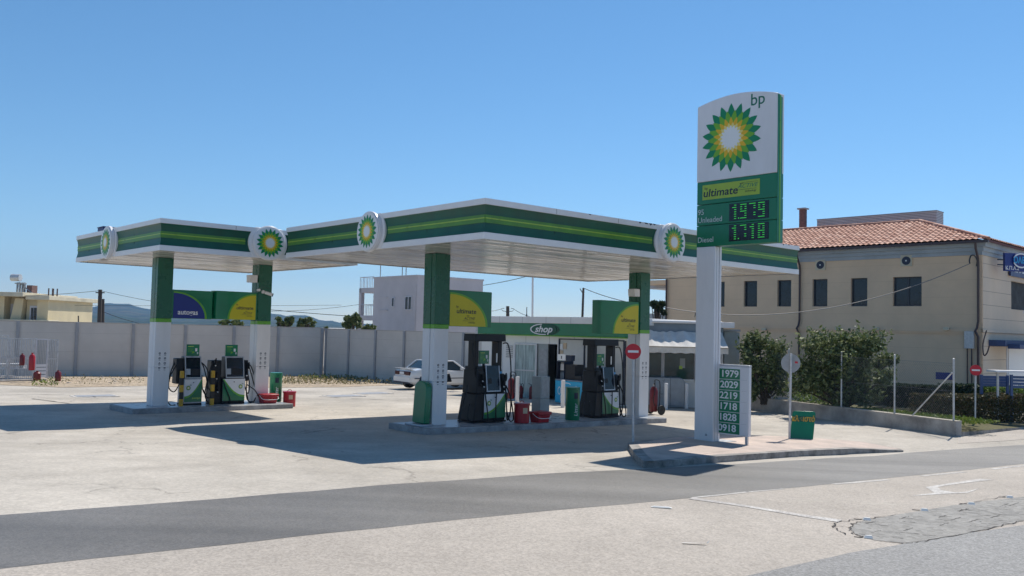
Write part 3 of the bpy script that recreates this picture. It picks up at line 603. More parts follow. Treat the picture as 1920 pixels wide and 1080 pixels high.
# ============================================================ STATION CANOPIES
def Zp(px,py,z): d=ray(px,py); t=(z-EYE)/d.z; return Vector((d.x*t,d.y*t,z))
ROT=R(41.7); ZS=4.53; FH=.84
o=Zp(908.75,446.25,ZS); FM=Frame(o.x,o.y,ROT); LX,LY=12.4,8.7
o=Zp(301.25,468,ZS); F2=Frame(o.x,o.y,ROT)
def put(fr,x,y,dz=0): p=fr.w(x,y); return (p.x,p.y,gz(p.x,p.y)+dz)
def canopy(fr,lx,ly,label,rounds,cols,trims,chips=()):
    t=thing('station_canopy',label,'canopy',(fr.o.x,fr.o.y,0),ROT)
    # fascia: profile swept round the rectangle
    prof=[(0,-.02,'white_paint'),(.05,-.02,'white_paint'),(.05,.12,'white_paint'),(.040,.125,'fascia_green'),(.022,.20,'fascia_green'),(.010,.30,'fascia_green'),(.008,.42,'fascia_green'),(.016,.56,'fascia_green'),(.03,.66,'fascia_green'),(.046,.71,'white_paint'),(.06,.715,'white_paint'),(.06,FH,'white_paint'),(-.03,FH+.005,'roof_metal')]
    mb=MB()
    for i in range(len(prof)-1):
        a,b=prof[i],prof[i+1]; V=[]
        for o_,z,_ in (a,b): V+=[(-o_,-o_,ZS+z),(lx+o_,-o_,ZS+z),(lx+o_,ly+o_,ZS+z),(-o_,ly+o_,ZS+z)]
        mb.add(V,[(k,(k+1)%4,4+(k+1)%4,4+k) for k in range(4)],a[2] if a[2]!='white_paint' else b[2] if b[2]=='white_paint' and i not in(2,) else 'white_paint')
    x=2.05
    while x<lx-.5: mb.box(x-.004,x+.004,-.016,.02,ZS+.13,ZS+.70,'soffit_gap'); mb.box(x-.004,x+.004,-.0615,-.05,ZS+.72,ZS+FH-.003,'soffit_gap'); x+=2.1
    y=2.05
    while y<ly-.5: mb.box(-.016,.02,y-.004,y+.004,ZS+.13,ZS+.70,'soffit_gap'); y+=2.1
    for x,w_,h_ in chips: mb.add([(x,-.062,ZS+FH-.004),(x+w_*.4,-.062,ZS+FH-h_),(x+w_*.7,-.062,ZS+FH-h_*.6),(x+w_,-.062,ZS+FH-.004)],[(0,1,2,3)],'ink')
    mb.build('fascia',t,ang=50)
    mb=MB(); mb.box(.03,lx-.03,.03,ly-.03,ZS+.12,ZS+.62,'roof_metal'); mb.build('roof_deck',t)
    # soffit slats
    mb=MB(); n=int(ly/.30); wd=ly/n
    mb.box(.01,lx-.01,.01,ly-.01,ZS+.06,ZS+.1,'soffit_gap')
    for i in range(n):
        x=0.01
        while x<lx-.05:
            L=min(random.choice((3.0,4.2,5.4)),lx-.01-x); 
            if lx-.01-x-L<.6: L=lx-.01-x
            z=ZS+random.uniform(-.003,.003); tl=random.uniform(-.007,.007); y0=i*wd+.016; y1=(i+1)*wd-.016
            if i==0: y0=.012
            if i==n-1: y1=ly-.012
            mb.add([(x,y0,z-tl),(x+L-.012,y0,z-tl*.5),(x+L-.012,y1,z+tl),(x,y1,z+tl*.3),(x,y0,z+.05),(x+L-.012,y0,z+.05),(x+L-.012,y1,z+.05),(x,y1,z+.05)],[(3,2,1,0),(0,1,5,4),(1,2,6,5),(2,3,7,6),(3,0,4,7)],'soffit'); x+=L
    mb.build('soffit',t)
    # light bar along the green, broken at the emblems
    for face,a,b in trims:
        mb=MB()
        if face=='x':
            mb.prism([(a,.33),(b,.33),(b,.50),(a,.50)],-.0,.024,'stripe_green',PM((0,0,ZS),FRONT)); mb.prism([(a,.415),(b,.415),(b,.44),(a,.44)],.024,.029,'lime_line',PM((0,0,ZS),FRONT))
        else:
            mb.prism([(-b,.33),(-a,.33),(-a,.50),(-b,.50)],-.0,.024,'stripe_green',PM((0,0,ZS),LEFTF)); mb.prism([(-b,.415),(-a,.415),(-a,.44),(-b,.44)],.024,.029,'lime_line',PM((0,0,ZS),LEFTF))
        mb.build('light_bar',t,bev=.008)
    # round emblems
    for face,c in rounds:
        M=PM((c,0,ZS+.42),FRONT) if face=='x' else PM((0,c,ZS+.42),LEFTF)
        mb=MB(); k=.435
        P=[]
        for x,y in disc(.60,48): P.append((x,clip(y,-k,k)))
        mb.prism(P,-.05,.066,'white_paint',M); mb.prism(disc(.50,48),.066,.155,'white_paint',M); mb.prism(disc(.475,48),.155,.18,'white_paint',M)
        q=mb.build('round_sign',t,bev=.01)
        mb=MB(); emblem(mb,M,.42,.181); mb.build('petal_emblem',q)
    # columns
    for i,(cx_,cy_,gl) in enumerate(cols):
        W,Dp=.46,.50; q=MB(); zc=2.60
        def col_part(z0,z1,m,g=0):
            # two shells with a recessed seam on the sides
            q.box(cx_-g,cx_+W+g,cy_-g,cy_+.17,z0,z1,m); q.box(cx_+.012,cx_+W-.012,cy_+.17,cy_+.19,z0,z1,'soffit_gap' if m=='column_white' else 'column_green'); q.box(cx_-g,cx_+W+g,cy_+.19,cy_+Dp+g,z0,z1,m)
            for s in (0,): pass
        col_part(gl,1.25,'column_white'); col_part(1.253,zc,'column_white'); col_part(zc,zc+.11,'light_green',.004); col_part(zc+.11,ZS-.004,'column_green')
        c=q.build('column',t,bev=.012)
        q=MB(); M=PM((cx_+W*.5,cy_,1.45+.0),FRONT)
        for jx in (-.075,.085):
            for jy in range(4):
                x0=jx; y0=.22-jy*.145; r=.032
                if jy in (0,1):
                    q.prism(disc(r,10),.001,.003,'ink',M@Matrix.Translation((x0,y0,0))); q.prism(disc(r*.6,10),.003,.004,'column_white',M@Matrix.Translation((x0,y0,0))); q.prism([(x0-.02,y0-.012),(x0-.012,y0-.02),(x0+.02,y0+.012),(x0+.012,y0+.02)],.004,.005,'ink',M)
                elif jy==2 and jx<0:
                    q.prism([(x0-.036,y0-.03),(x0+.036,y0-.03),(x0,y0+.036)],.001,.003,'ink',M); q.prism([(x0-.014,y0-.018),(x0+.014,y0-.018),(x0,y0+.01)],.003,.004,'column_white',M)
                elif jy==2: q.prism(disc(.035,12),.001,.003,'ink',M@Matrix.Translation((x0,y0,0))); q.prism(disc(.018,10),.003,.004,'column_white',M@Matrix.Translation((x0,y0,0)))
                else: q.box(-.03+x0,.03+x0,y0-.012,y0+.02,.001,.003,'ink',M)
                q.box(x0-.03,x0+.03,y0-.056,y0-.049,.001,.003,'ink',M); q.box(x0-.02,x0+.02,y0-.067,y0-.062,.001,.003,'ink',M)
        q.build('pictogram_sheet',c)
    return t
def cols_at(fr,L): return L
r1,_=FM.onX(700,436,0); r2,_=FM.onY(1253,455,0); a1,_=F2.onX(210,450,0); a2,_=F2.onY(501,456,0)
c1,_=FM.onY(812,700,3.82); c2,_=FM.onY(1199,700,3.82); e1,_=F2.onY(288,700,2.8); e2,_=F2.onY(479,700,2.8)
IH=.15
def gl_(fr,x,y): p=fr.w(x,y); return gz(p.x,p.y)
CM=canopy(FM,LX,LY,'large white and green forecourt canopy with two round emblems over the two tall black pumps',[('y',r1),('x',r2)],[(c1,3.82,gl_(FM,c1,4)+IH),(c2,3.82,gl_(FM,c2,4)+IH-.02)],[('y',-.012,r1-.68),('y',r1+.68,LY),('x',-.012,r2-.68),('x',r2+.68,LX)],[(3.1,.10,.03),(5.2,.06,.05),(r2-1.25,.10,.05),(r2-1.05,.16,.04),(r2-.85,.13,.06),(r2-.7,.12,.04),(LX-.9,.10,.05),(LX-.6,.12,.03)])
C2=canopy(F2,6.0,7.46,'smaller white and green canopy at the left over the autogas pump',[('y',a1),('x',a2)],[(e1,2.8,gl_(F2,e1,3)+IH),(e2,2.8,gl_(F2,e2,3)+IH)],[('y',-.012,a1-.68),('y',a1+.68,7.46),('x',-.012,a2-.68),('x',a2+.68,6.0)])
# banners fixed to the columns
def quadrant(r,flip,n=20):
    P=[(0,0)]+[(r*cos(PI/2*i/n),r*sin(PI/2*i/n)) for i in range(n+1)]
    return [(-x,y) for x,y in P][::-1] if flip else P
def ultimate(mb,M,x,y,s,w=1):
    T=lambda a,b: M@Matrix.Translation((a,b,0))
    mb.text('bp',.085*s,'ink',T(x-.30*s,y+.12*s),.003)
    mb.text('ultimate',.17*s,'ink',T(x-.0,y),.004,bold=.002*s,shear=.1,sx=1.18*w)
    mb.text('with',.05*s,'ink',T(x+.06*s,y-.11*s),.003)
    mb.text('ACTIVE',.095*s,'ink',T(x+.10*s,y-.18*s),.003,shear=.4,sx=1.1*w)
    mb.box(x-.12*s,x+.26*s,y-.245*s,y-.238*s,.0,.003,'ink',M)
    mb.text('technology',.05*s,'ink',T(x+.18*s,y-.285*s),.003,shear=.3)
def banner(parent,fr,yf,px0,px1,pyt,pyb,flip,blue,refpx,name='banner_panel',th=.34,xover=None):
    x0,_=fr.onY(px0,600,yf); x1,_=fr.onY(px1,600,yf); 
    if xover: x0,x1=xover(x0,x1)
    z1=fr.onY(refpx,pyt,yf)[1]; z0=fr.onY(refpx,pyb,yf)[1]
    mb=MB(); k=.12
    # body with one softly rounded outer end
    P=[(x0,yf),(x1-k if not flip else x1,yf)]
    P=[(x0,yf),(x1-.05,yf),(x1,yf+.07),(x1,yf+th),(x0,yf+th)] if not flip else [(x0+.16,yf),(x1,yf),(x1,yf+th),(x0,yf+th),(x0,yf+.12),(x0+.05,yf+.03)]
    mb.prism(P,z0,z1,'brand_green'); b=mb.build(name,parent,bev=.01)
    M=PM((0,yf,z0),FRONT); H=z1-z0; q=MB(); 
    ox=(x0+.05) if not flip else x1-.06
    if blue: sx=.74*(x1-x0)
    r=H*.88; wx=(x1-x0)*(.80 if not blue else .76)
    if flip: wx=(x1-x0)*.62
    S=Matrix.Translation((ox,0,0))@Matrix.Diagonal((wx/r,1,1,1))
    q.prism(quadrant(r*1.0+.05,flip),.001,.004,'light_green',M@S@Matrix.Translation((0,.004,0))); q.prism(quadrant(r,flip),.004,.007,'poster_blue' if blue else 'poster_yellow',M@S@Matrix.Translation((0,.008,0)))
    M2=M@Matrix.Translation((0,0,.008))
    if blue: q.text('autogas',.215,'letter_white',M2@Matrix.Translation((ox+wx*.46,H*.22,0)),.004,bold=.004,sx=.95)
    else:
        sc_=min(1.0,wx*.98)*1.02; cx_=ox+(wx*.45 if not flip else -wx*.42)
        ultimate(q,M2,cx_,H*.42,sc_*1.0)
    q.build('poster',b)
cw=.46
banner(CM,FM,3.86,845.8,923.8,545.5,612.5,False,False,880,xover=lambda a,b:(c1+cw,b))
banner(CM,FM,3.86,1143,1190,566,626.5,True,False,1190,xover=lambda a,b:(a-.42,c2))
banner(C2,F2,2.84,322,399,543,597,False,True,330,xover=lambda a,b:(e1+cw,b))
banner(C2,F2,2.84,402,473,548,600,True,False,470,xover=lambda a,b:(a-.0,e2))
# lamps and cameras on the columns
for par,fr,px,py,y in ((C2,F2,473,523,2.8),(CM,FM,1186,549,3.82)):
    x=(e2 if par is C2 else c2); z=fr.onX(px+5,py,x)[1]; mb=MB()
    mb.box(x-.10,x,y+.12,y+.20,z-.03,z+.03,'galv'); mb.taper((x-.30,x-.06,y-.02,y+.26),(x-.30,x-.04,y+.0,y+.28),z-.13,z+.11,'white_panel'); mb.build('floodlight',par,bev=.01)
x=e2; z=F2.onY(486,547,2.8)[1]
mb=MB(); mb.cyl((x+.14,2.8,z),(x+.14,2.74,z),.055,'white_paint'); mb.cyl((x+.18,2.70,z-.02),(x+.38,2.58,z-.09),.05,'white_paint'); mb.cyl((x+.38,2.58,z-.09),(x+.40,2.57,z-.095),.052,'ink'); mb.build('security_camera',C2)
mb=MB(); mb.cyl((x+.0,2.86,z+.05),(x-.02,2.7,z+.05),.04,'white_paint'); mb.build('camera_mount',C2)
# blue box on the roof of the small canopy
y,zz=F2.onX(192,426,.6); 
p=F2.w(.8,y); mb=MB(); mb.box(-.2,.2,-.1,.5,0,zz+.0-ZS-.62,'navy'); mb.box(-.22,.22,-.12,.52,zz+.0-ZS-.62,zz+.03-ZS-.62,'navy'); mb.build('roof_box',loc=(p.x,p.y,ZS+.62),rz=ROT,label='dark blue box standing on the roof of the smaller canopy',cat='box',bev=.01)

# ============================================================ ISLANDS
def island(fr,x0,x1,y0,y1,label):
    p=fr.w(x0,y0); t=thing('pump_island',label,'kerbed island',(fr.o.x,fr.o.y,0),ROT); t['kind']='structure'
    mb=MB(); n=14; vs=[];fs=[]
    for i in range(n+1):
        x=x0+(x1-x0)*i/n; 
        for y in (y0,y1):
            g=gl_(fr,x,y); vs+=[(x,y,g-.1),(x,y,g+IH)]
    for i in range(n):
        a=i*4; b=a+4; fs+=[(a,b,b+1,a+1),(a+2,a+3,b+3,b+2),(a+1,b+1,b+3,a+3)]
    fs+=[(0,1,3,2),(n*4,n*4+2,n*4+3,n*4+1)]
    mb.add(vs,fs,'island_concrete'); mb.build('kerb',t,bev=.02)
    mb=MB(); vs=[];fs=[]
    for i in range(n+1):
        x=x0+.06+(x1-x0-.12)*i/n
        for y in (y0+.06,y1-.06): vs.append((x,y,gl_(fr,x,y)+IH+.004))
    for i in range(n): fs.append((2*i,2*i+2,2*i+3,2*i+1))
    mb.add(vs,fs,'island_top'); mb.build('top_slab',t)
island(FM,1.05,10.35,3.25,4.95,'long concrete pump island under the large canopy')
xr,_=F2.onY(550,760,2.1)
island(F2,.15,xr,2.1,4.1,'short concrete pump island under the smaller canopy')

# ============================================================ PUMPS
def hose(mb,pts,r=.016): mb.tube(pts,r,'rubber',seg=6,smooth=6)
def front_panel(par,x0,x1,z0,z1,y,flip,word=None):
    """white and green service door with a curved band and a small emblem"""
    w,h=x1-x0,z1-z0; M=PM((x0,y,z0),FRONT); mb=MB(); mb.box(0,w,0,h,0,.012,'white_panel',M)
    n=16
    def arc(o): # boundary falling from the top on one side to the bottom on the other
        P=[]
        for i in range(n+1):
            t=i/n; x=t*w; yy=h*(.16+o)+(h*(.98+o)-h*(.16+o))*(1-sin(PI/2*min(1,t*1.0)))**1.15; P.append((x,clip(yy,0,h)))
        return P
    def fillp(o,m,hh):
        P=arc(o); P=[(0,0)]+[(x,yy) for x,yy in P]+[(w,0)]
        if not flip: P=[(w-x,yy) for x,yy in P]
        else: P=P[::-1]
        mb.prism(P,.012,hh,m,M)
    fillp(.09,'light_green',.015); fillp(0,'brand_green',.018)
    d=mb.build('service_door',par,bev=.004); mb=MB()
    ex,ey=(w*.80,h*.64) if flip else (w*.22,h*.62)
    Me=M@Matrix.Translation((ex,ey,0)); emblem(mb,Me,.075,.0185,.0008); mb.prism(disc(.028,12),.023,.024,'petal_white',Me); mb.text('bp',.06,'letter_green',M@Matrix.Translation((ex+.07,ey+.09,.02)),.002)
    if word: mb.text(word,.085,'letter_lime',M@Matrix.Translation((w*.68,h*.17,.02)),.002,shear=.15)
    mb.build('door_emblem',d); mb=MB(); mb.cyl(M@Vector((w*.5,h*.86,.012)),M@Vector((w*.5,h*.86,.03)),.015,'ink',seg=8); mb.build('door_lock',d)
def topper(par,x0,x1,z0,z1,y):
    mb=MB(); mb.box(x0,x1,y,y+.05,z0,z1,'brand_green'); mb.box((x0+x1)/2-.04,(x0+x1)/2+.04,y+.01,y+.04,z0-.06,z0,'black_plastic'); q=mb.build('topper_sign',par,bev=.006)
    mb=MB(); M=PM((x0,y,z0),FRONT); w,h=x1-x0,z1-z0
    mb.box(w*.1,w*.55,h*.80,h*.84,.001,.003,'letter_lime',M)
    for k in range(4): mb.box(w*.1,w*(.42+.08*(k%2)),h*(.66-.1*k),h*(.69-.1*k),.001,.003,'light_green',M)
    mb.box(w*.66,w*.82,h*.40,h*.66,.001,.004,'letter_white',M); mb.box(w*.80,w*.90,h*.16,h*.34,.001,.004,'letter_grey',M); mb.prism([(w*.4,h*.2),(w*.62,h*.3),(w*.5,h*.45)],.001,.003,'petal_lime',M); mb.build('topper_print',q)
def nozzle_bay(par,x0,x1,y0,y1,z0,z1,side,nz=2):
    mb=MB(); mb.taper((x0,x1,y0,y1),(x0+.01*(side<0),x1-.01*(side>0),y0+.06,y1),z0,z1,'black_plastic'); b=mb.build('nozzle_bay',par,bev=.02)
    for k in range(nz):
        zz=z0+(z1-z0)*(.30+.30*k); xm=(x0+x1)/2+.05*(k-.5)*side
        q=MB(); q.box(xm-.028,xm+.028,y0-.07,y0-.005,zz,zz+.16,'black_plastic'); q.tube([(xm,y0-.03,zz+.15),(xm,y0-.09,zz+.20),(xm,y0-.10,zz+.05),(xm,y0-.06,zz-.02)],.014,'dark_plastic',seg=6,smooth=3); q.sphere((xm,y0-.055,zz-.02),.026,'letter_white',seg=8); q.build('nozzle',b)
def pump_tall(fr,x,y,label,flip,blue=False):
    loc=put(fr,x,y,IH); t=thing('fuel_pump',label,'fuel pump',loc,ROT,'tall black fuel pumps on the main island')
    W,Dp=1.02,.62
    mb=MB(); mb.taper((-.10,W*.22,.0,Dp+.08),(-.02,W*.22,.0,Dp),.05,.78,'dark_plastic'); mb.taper((-.02,W*.22,0,Dp),(.02,W*.22,.03,Dp),.78,1.42,'dark_plastic')
    mb.box(W*.22,W+.0,.02,Dp,.03,.80,'black_plastic'); mb.box(-.12,W+.02,-.03,Dp+.06,0,.05,'black_plastic'); mb.build('cabinet',t,bev=.03)
    # tilted display head
    mb=MB(); mb.taper((.02,W-.02,.04,Dp),(.06,W-.06,.14,Dp),.80,1.50,'black_plastic'); h=mb.build('display_head',t,bev=.02)
    M=PM((.34,.03,.82),FRONT,(0,.12,1)); mb=MB(); 
    for a in ((0,.03,0,.70),(.46,.49,0,.70),(.03,.46,0,.03),): mb.box(a[0],a[1],a[2],a[3],0,.03,'silver',M)
    mb.build('display_frame',h); mb=MB(); mb.box(.03,.46,.03,.70,0,.018,'screen',M); mb.box(.06,.43,.40,.62,.018,.022,'led_black',M); mb.box(.10,.20,.50,.58,.022,.024,'screen',M); mb.box(.07,.2,.22,.36,.018,.021,'dark_plastic',M); mb.build('screen',h)
    # frame posts and top beam
    mb=MB()
    mb.box(.03,.15,.16,.46,1.40,2.20,'black_plastic'); mb.box(W-.16,W-.04,.16,.46,1.40,2.20,'black_plastic'); mb.taper((-.03,W+.03,.08,Dp-.02),(-.02,W+.02,.09,Dp-.03),2.17,2.37,'black_plastic')
    for s,cx_ in ((1,.15),(-1,W-.16)):   # rounded inner corners
        P=[(cx_,2.18),(cx_+.07*s,2.18),(cx_+.02*s,2.16),(cx_,2.11)]; P=P if s<0 else P[::-1]; mb.prism(P,-.44,-.18,'black_plastic',PM((0,0,0),FRONT))
    mb.build('frame',t,bev=.02)
    nozzle_bay(t,.04,.30,-.0,.2,.84,1.34,-1); nozzle_bay(t,W-.20,W+.0,-.0,.2,.84,1.30,1)
    front_panel(t,.26,W-.01,.12,.76,.015,flip)
    topper(t,.30,.64,1.56,1.92,.30)
    mb=MB(); mb.box(.12,.20,.10,.118,1.30,1.38,'cyan_letter' if not blue else 'cyan_letter'); mb.box(W-.16,W-.08,.10,.118,1.28,1.36,'cyan_letter'); mb.box(W-.24,W-.20,.16,.172,1.60,1.85,'letter_white')
    mb.build('sticker',t)
    H=[[(-.02,.2,2.12),(-.06,.15,1.9),(-.03,.12,1.6),(.02,.1,1.2),(.12,-.04,1.0)],[(W+.02,.2,2.12),(W+.16,.15,2.1),(W+.24,.12,1.7),(W+.27,.1,1.0),(W+.25,.08,.3),(W+.12,.05,.03),(W+.05,.02,.4),(W-.08,-.06,1.0)],
       [(W-.05,-.05,.98),(W+.08,-.08,.7),(W+.16,-.1,.35),(W+.20,-.1,.06),(W+.1,-.06,.03),(W+.04,0,.3)],[(-.1,.3,1.0),(-.2,.25,.7),(-.42,.15,.35),(-.48,.1,.04)],[(-.08,.2,.5),(-.18,.1,.45),(-.22,.1,.15),(-.1,.05,.04)],
       [(.20,-.05,.95),(.22,-.09,.7),(.30,-.08,.35),(.36,-.06,.05)],[(W-.35,-.02,.80),(W-.42,-.08,.55),(W-.40,-.06,.2),(W-.34,-.02,.06)]]
    for h_ in H: mb=MB(); hose(mb,h_,.019); mb.build('hose',t)
    return t
def pump_short(fr,x,y,label,gas):
    loc=put(fr,x,y,IH); t=thing('fuel_pump',label,'fuel pump',loc,ROT,'low fuel pumps on the short island')
    W,Dp=(.56,.5) if gas else (.74,.5)
    mb=MB(); mb.taper((0,W,.0,Dp),(.0,W,.0,Dp),.04,.80,'silver' if gas else 'dark_plastic'); mb.box(-.01,W+.01,-.01,Dp+.01,0,.05,'black_plastic'); mb.build('cabinet',t,bev=.02)
    mb=MB(); x0=(.02 if gas else .10); mb.taper((x0,W-.02,.03,Dp-.05),(x0+.03,W-.04,.12,Dp-.05),.80,1.47,'black_plastic'); h=mb.build('display_head',t,bev=.02)
    M=PM((x0,.02,.80),FRONT,(0,.14,1)); mb=MB(); w=W-x0-.03
    for a in ((0,.035,0,.68),(w-.035,w,0,.68),(.035,w-.035,0,.04),(.035,w-.035,.64,.68)): mb.box(a[0],a[1],a[2],a[3],0,.03,'silver',M)
    mb.build('display_frame',h); mb=MB(); mb.box(.035,w-.035,.04,.64,0,.018,'screen',M); mb.box(.05,w-.05,.36,.60,.018,.022,'led_black',M); mb.box(.04,.17,.12,.30,.018,.024,'silver',M); mb.box(.2,w-.06,.1,.30,.018,.022,'dark_plastic',M); mb.build('screen',h)
    if gas: nozzle_bay(t,-.22,.0,.05,.42,.65,1.42,-1,1)
    else: nozzle_bay(t,-.34,-.005,.05,.45,.0,1.36,-1,3); nozzle_bay(t,W+.005,W+.14,.05,.42,.70,1.36,1,2)
    front_panel(t,.01,W-.01,.10,.78,-.0,not gas,'autogas' if gas else None)
    topper(t,W*.2,W*.2+.40,1.48,1.84,.2)
    hs=[[(W+.0,.2,1.32),(W+.12,.2,1.1),(W+.22,.15,.6),(W+.16,.1,.3),(W+.05,.1,.5),(W+.02,.1,.9)],[(-.2,.1,1.25),(-.38,.1,.9),(-.42,.1,.55),(-.25,.08,.42),(-.08,.05,.75)],[(-.2,.3,1.3),(-.35,.25,.9),(-.46,.2,.3),(-.36,.1,.03),(-.2,.1,.02)]]
    if gas: hs.append([(W+.0,.2,1.30),(W+.2,.2,1.1),(W+.36,.15,.55),(W+.34,.1,.25),(W+.2,.1,.22),(W+.08,.1,.45)])
    if not gas: hs+= [[(W+.1,.2,1.30),(W+.3,.2,1.1),(W+.5,.15,.4),(W+.42,.1,.04),(W+.2,.1,.04),(W+.08,.1,.5)],[(W+.1,.1,1.3),(W+.25,.1,.9),(W+.42,.1,.3),(W+.3,.0,.05),(W+.1,.05,.15),(W+.08,.05,.75)],[(W+.05,0,.6),(W+.3,-.05,.42),(W+.46,-.05,.2)],[(-.3,.1,1.3),(-.4,.05,1.0),(-.36,.05,.6),(-.2,.0,.75)],[(.0,-.03,.75),(.08,-.07,.5),(.22,-.06,.2),(.25,-.03,.05)]]
    for h_ in hs: mb=MB(); hose(mb,h_,.017); mb.build('hose',t)
    return t
x3,_=FM.onY(893.5,780,3.85); x3-=.0
pump_tall(FM,x3,3.85,'tall black fuel pump beside the left column of the large canopy',False)
x4,_=FM.onY(1121,770,3.85); x4-=.06
pump_tall(FM,x4,3.85,'tall black fuel pump beside the right column of the large canopy',True,True)
x1,_=F2.onY(344,750,2.75); pump_short(F2,x1,2.75,'low narrow autogas pump nearest the left column of the small canopy',True)
x2,_=F2.onY(416,750,2.75); pump_short(F2,x2,2.75,'low wide petrol pump with many looped hoses beside the right column of the small canopy',False)
# hazard posts
for px,lab in ((339,'yellow and black striped guard post in front of the autogas pump'),(397,'yellow and black striped guard post between the autogas pump and the low petrol pump')):
    xx,_=F2.onY(px,755,2.5); mb=MB()
    for k in range(5): mb.box(-.055,.055,-.04,.04,k*.21,k*.21+.21,'hazard_yellow' if k%2==0 else 'hazard_black')
    mb.build('guard_post',loc=put(F2,xx,2.5,IH),rz=ROT,label=lab,cat='guard post',group='striped guard posts on the short island',bev=.008)
# bins, buckets and stands
def bin_(fr,x,y,label,dz=IH,h=.95,r=.21,rz=ROT,s=1):
    t=thing('litter_bin',label,'litter bin',put(fr,x,y,dz),rz,'green litter bins'); mb=MB()
    mb.lathe([(r*.94,0),(r,.02),(r,h*.97),(r*1.03,h*.97),(r*1.03,h),(r*.6,h+.01)],'brand_green',seg=28); mb.build('bin_body',t)
    mb=MB()
    for a0,a1,z0,z1,m in ((-2.15,-1.55,h*.66,h*.84,'ink'),):
        for k in range(8):
            a=a0+(a1-a0)*k/8; b=a0+(a1-a0)*(k+1)/8; rr=r+.004; mb.add([(rr*cos(a),rr*sin(a),z0),(rr*cos(b),rr*sin(b),z0),(rr*cos(b),rr*sin(b),z1),(rr*cos(a),rr*sin(a),z1)],[(0,1,2,3)],m)
    mb.build('bin_opening',t)
    mb=MB(); M=PM((r*cos(-1.85)*1.0,r*sin(-1.85)*1.0,h*.32),(cos(-1.85+PI/2),sin(-1.85+PI/2),0)); mb.text('Litter',.16,'letter_white',M@Matrix.Rotation(PI/2,4,'Z'),.004,shear=.2)
    mb.build('bin_lettering',t); return t
xx,_=FM.onY(1073,780,3.75); bin_(FM,xx,3.75,'green cylindrical litter bin on the main island left of the right-hand tall pump')
xx,_=F2.onY(516,752,3.2); bin_(F2,xx,3.2,'green litter bin behind the right column of the small canopy',r=.2)
def bucket(fr,x,y,label,dz,w,h,kind):
    t=thing('red_bucket' if kind=='b' else 'red_tub',label,'bucket' if kind=='b' else 'tub',put(fr,x,y,dz),ROT); mb=MB()
    if kind=='b':
        mb.lathe([(w*.46,0),(w*.5,.02),(w*.5,h*.9),(w*.54,h*.9),(w*.54,h),(w*.5,h),(w*.2,h+.01)],'red_paint',seg=24); mb.build('bucket_body',t); mb=MB()
        for k in range(5):
            a=-2.15+k*.13; b=a+.13; rr=w*.506; mb.add([(rr*cos(a),rr*sin(a),h*.5),(rr*cos(b),rr*sin(b),h*.5),(rr*cos(b),rr*sin(b),h*.78),(rr*cos(a),rr*sin(a),h*.78)],[(0,1,2,3)],'pale_label')
        mb.build('sticker',t); mb=MB(); mb.tube([(-w*.2,0,h),(-w*.1,0,h+.05),(w*.1,0,h+.05),(w*.2,0,h)],.01,'red_paint',smooth=3); mb.build('lid_handle',t)
    else:
        mb.taper((-w/2*.86,w/2*.86,-.16,.16),(-w/2,w/2,-.19,.19),0,h*.72,'red_paint'); mb.box(-w/2-.03,w/2+.03,-.22,.22,h*.72,h,'red_paint'); mb.build('tub_body',t,bev=.02); mb=MB()
        mb.tube([(-w/2-.04,0,h*.85),(-w/2-.02,-.2,h*.5),(0,-.25,h*.42),(w/2+.02,-.2,h*.5),(w/2+.04,0,h*.85)],.009,'letter_white',smooth=4); mb.build('handle',t)
    return t
xx,_=F2.onY(502,757,2.6); bucket(F2,xx,2.6,'red lidded plastic tub at the foot of the small canopy right column',IH,.5,.30,'t')
p=G(547.5,763); xl,yl2=F2.l(p); bucket(F2,xl,yl2+.2,'tall round red bucket on the ground off the end of the short island',0,.40,.50,'b')
xx,_=FM.onY(978,785,3.6); bucket(FM,xx,3.6,'tall round red bucket on the main island right of the left-hand tall pump',IH,.42,.54,'b')
xx,_=FM.onY(1012,786,3.55); bucket(FM,xx,3.55,'low rectangular red tub in front of the grey pedestal on the main island',IH,.46,.30,'t')
# grey pedestal
xx,_=FM.onY(1019,788,3.85); t=thing('service_pedestal','grey square metal pedestal standing on the main island behind the low red tub','pedestal',put(FM,xx,3.85,IH),ROT); mb=MB(); mb.box(-.14,.22,-.0,.36,0,.62,'clad_grey'); mb.box(-.14,.22,-.0,.36,.625,1.24,'clad_grey'); mb.box(-.2,.28,-.05,.42,0,.012,'post_grey'); mb.build('pedestal_body',t,bev=.012); mb=MB(); mb.box(-.10,.18,-.008,-.001,.7,1.15,'steel_post'); mb.build('access_panel',t)
# green rounded board leaning on the left column
p=FM.w(c1-.35,3.9); p=FM.w(c1-.20,4.02)
t=thing('pavement_board','green round topped pavement board seen nearly edge on by the large canopy left column','sign',(p.x,p.y,gz(p.x,p.y)+IH),ROT-PI/2); mb=MB()
P=[(-.26,.04),(.26,.04),(.26,.92)]+[(.26*cos(a),.92+.18*sin(a)) for a in [PI*k/12 for k in range(1,12)]]+[(-.26,.92)]
mb.prism(P,-.09,.09,'brand_green',PM((0,0,.02),FRONT,(0,.06,1))); mb.build('board',t,bev=.02); mb=MB(); mb.box(-.34,.34,-.26,.16,0,.05,'island_top'); mb.build('base_plate',t,bev=.02)

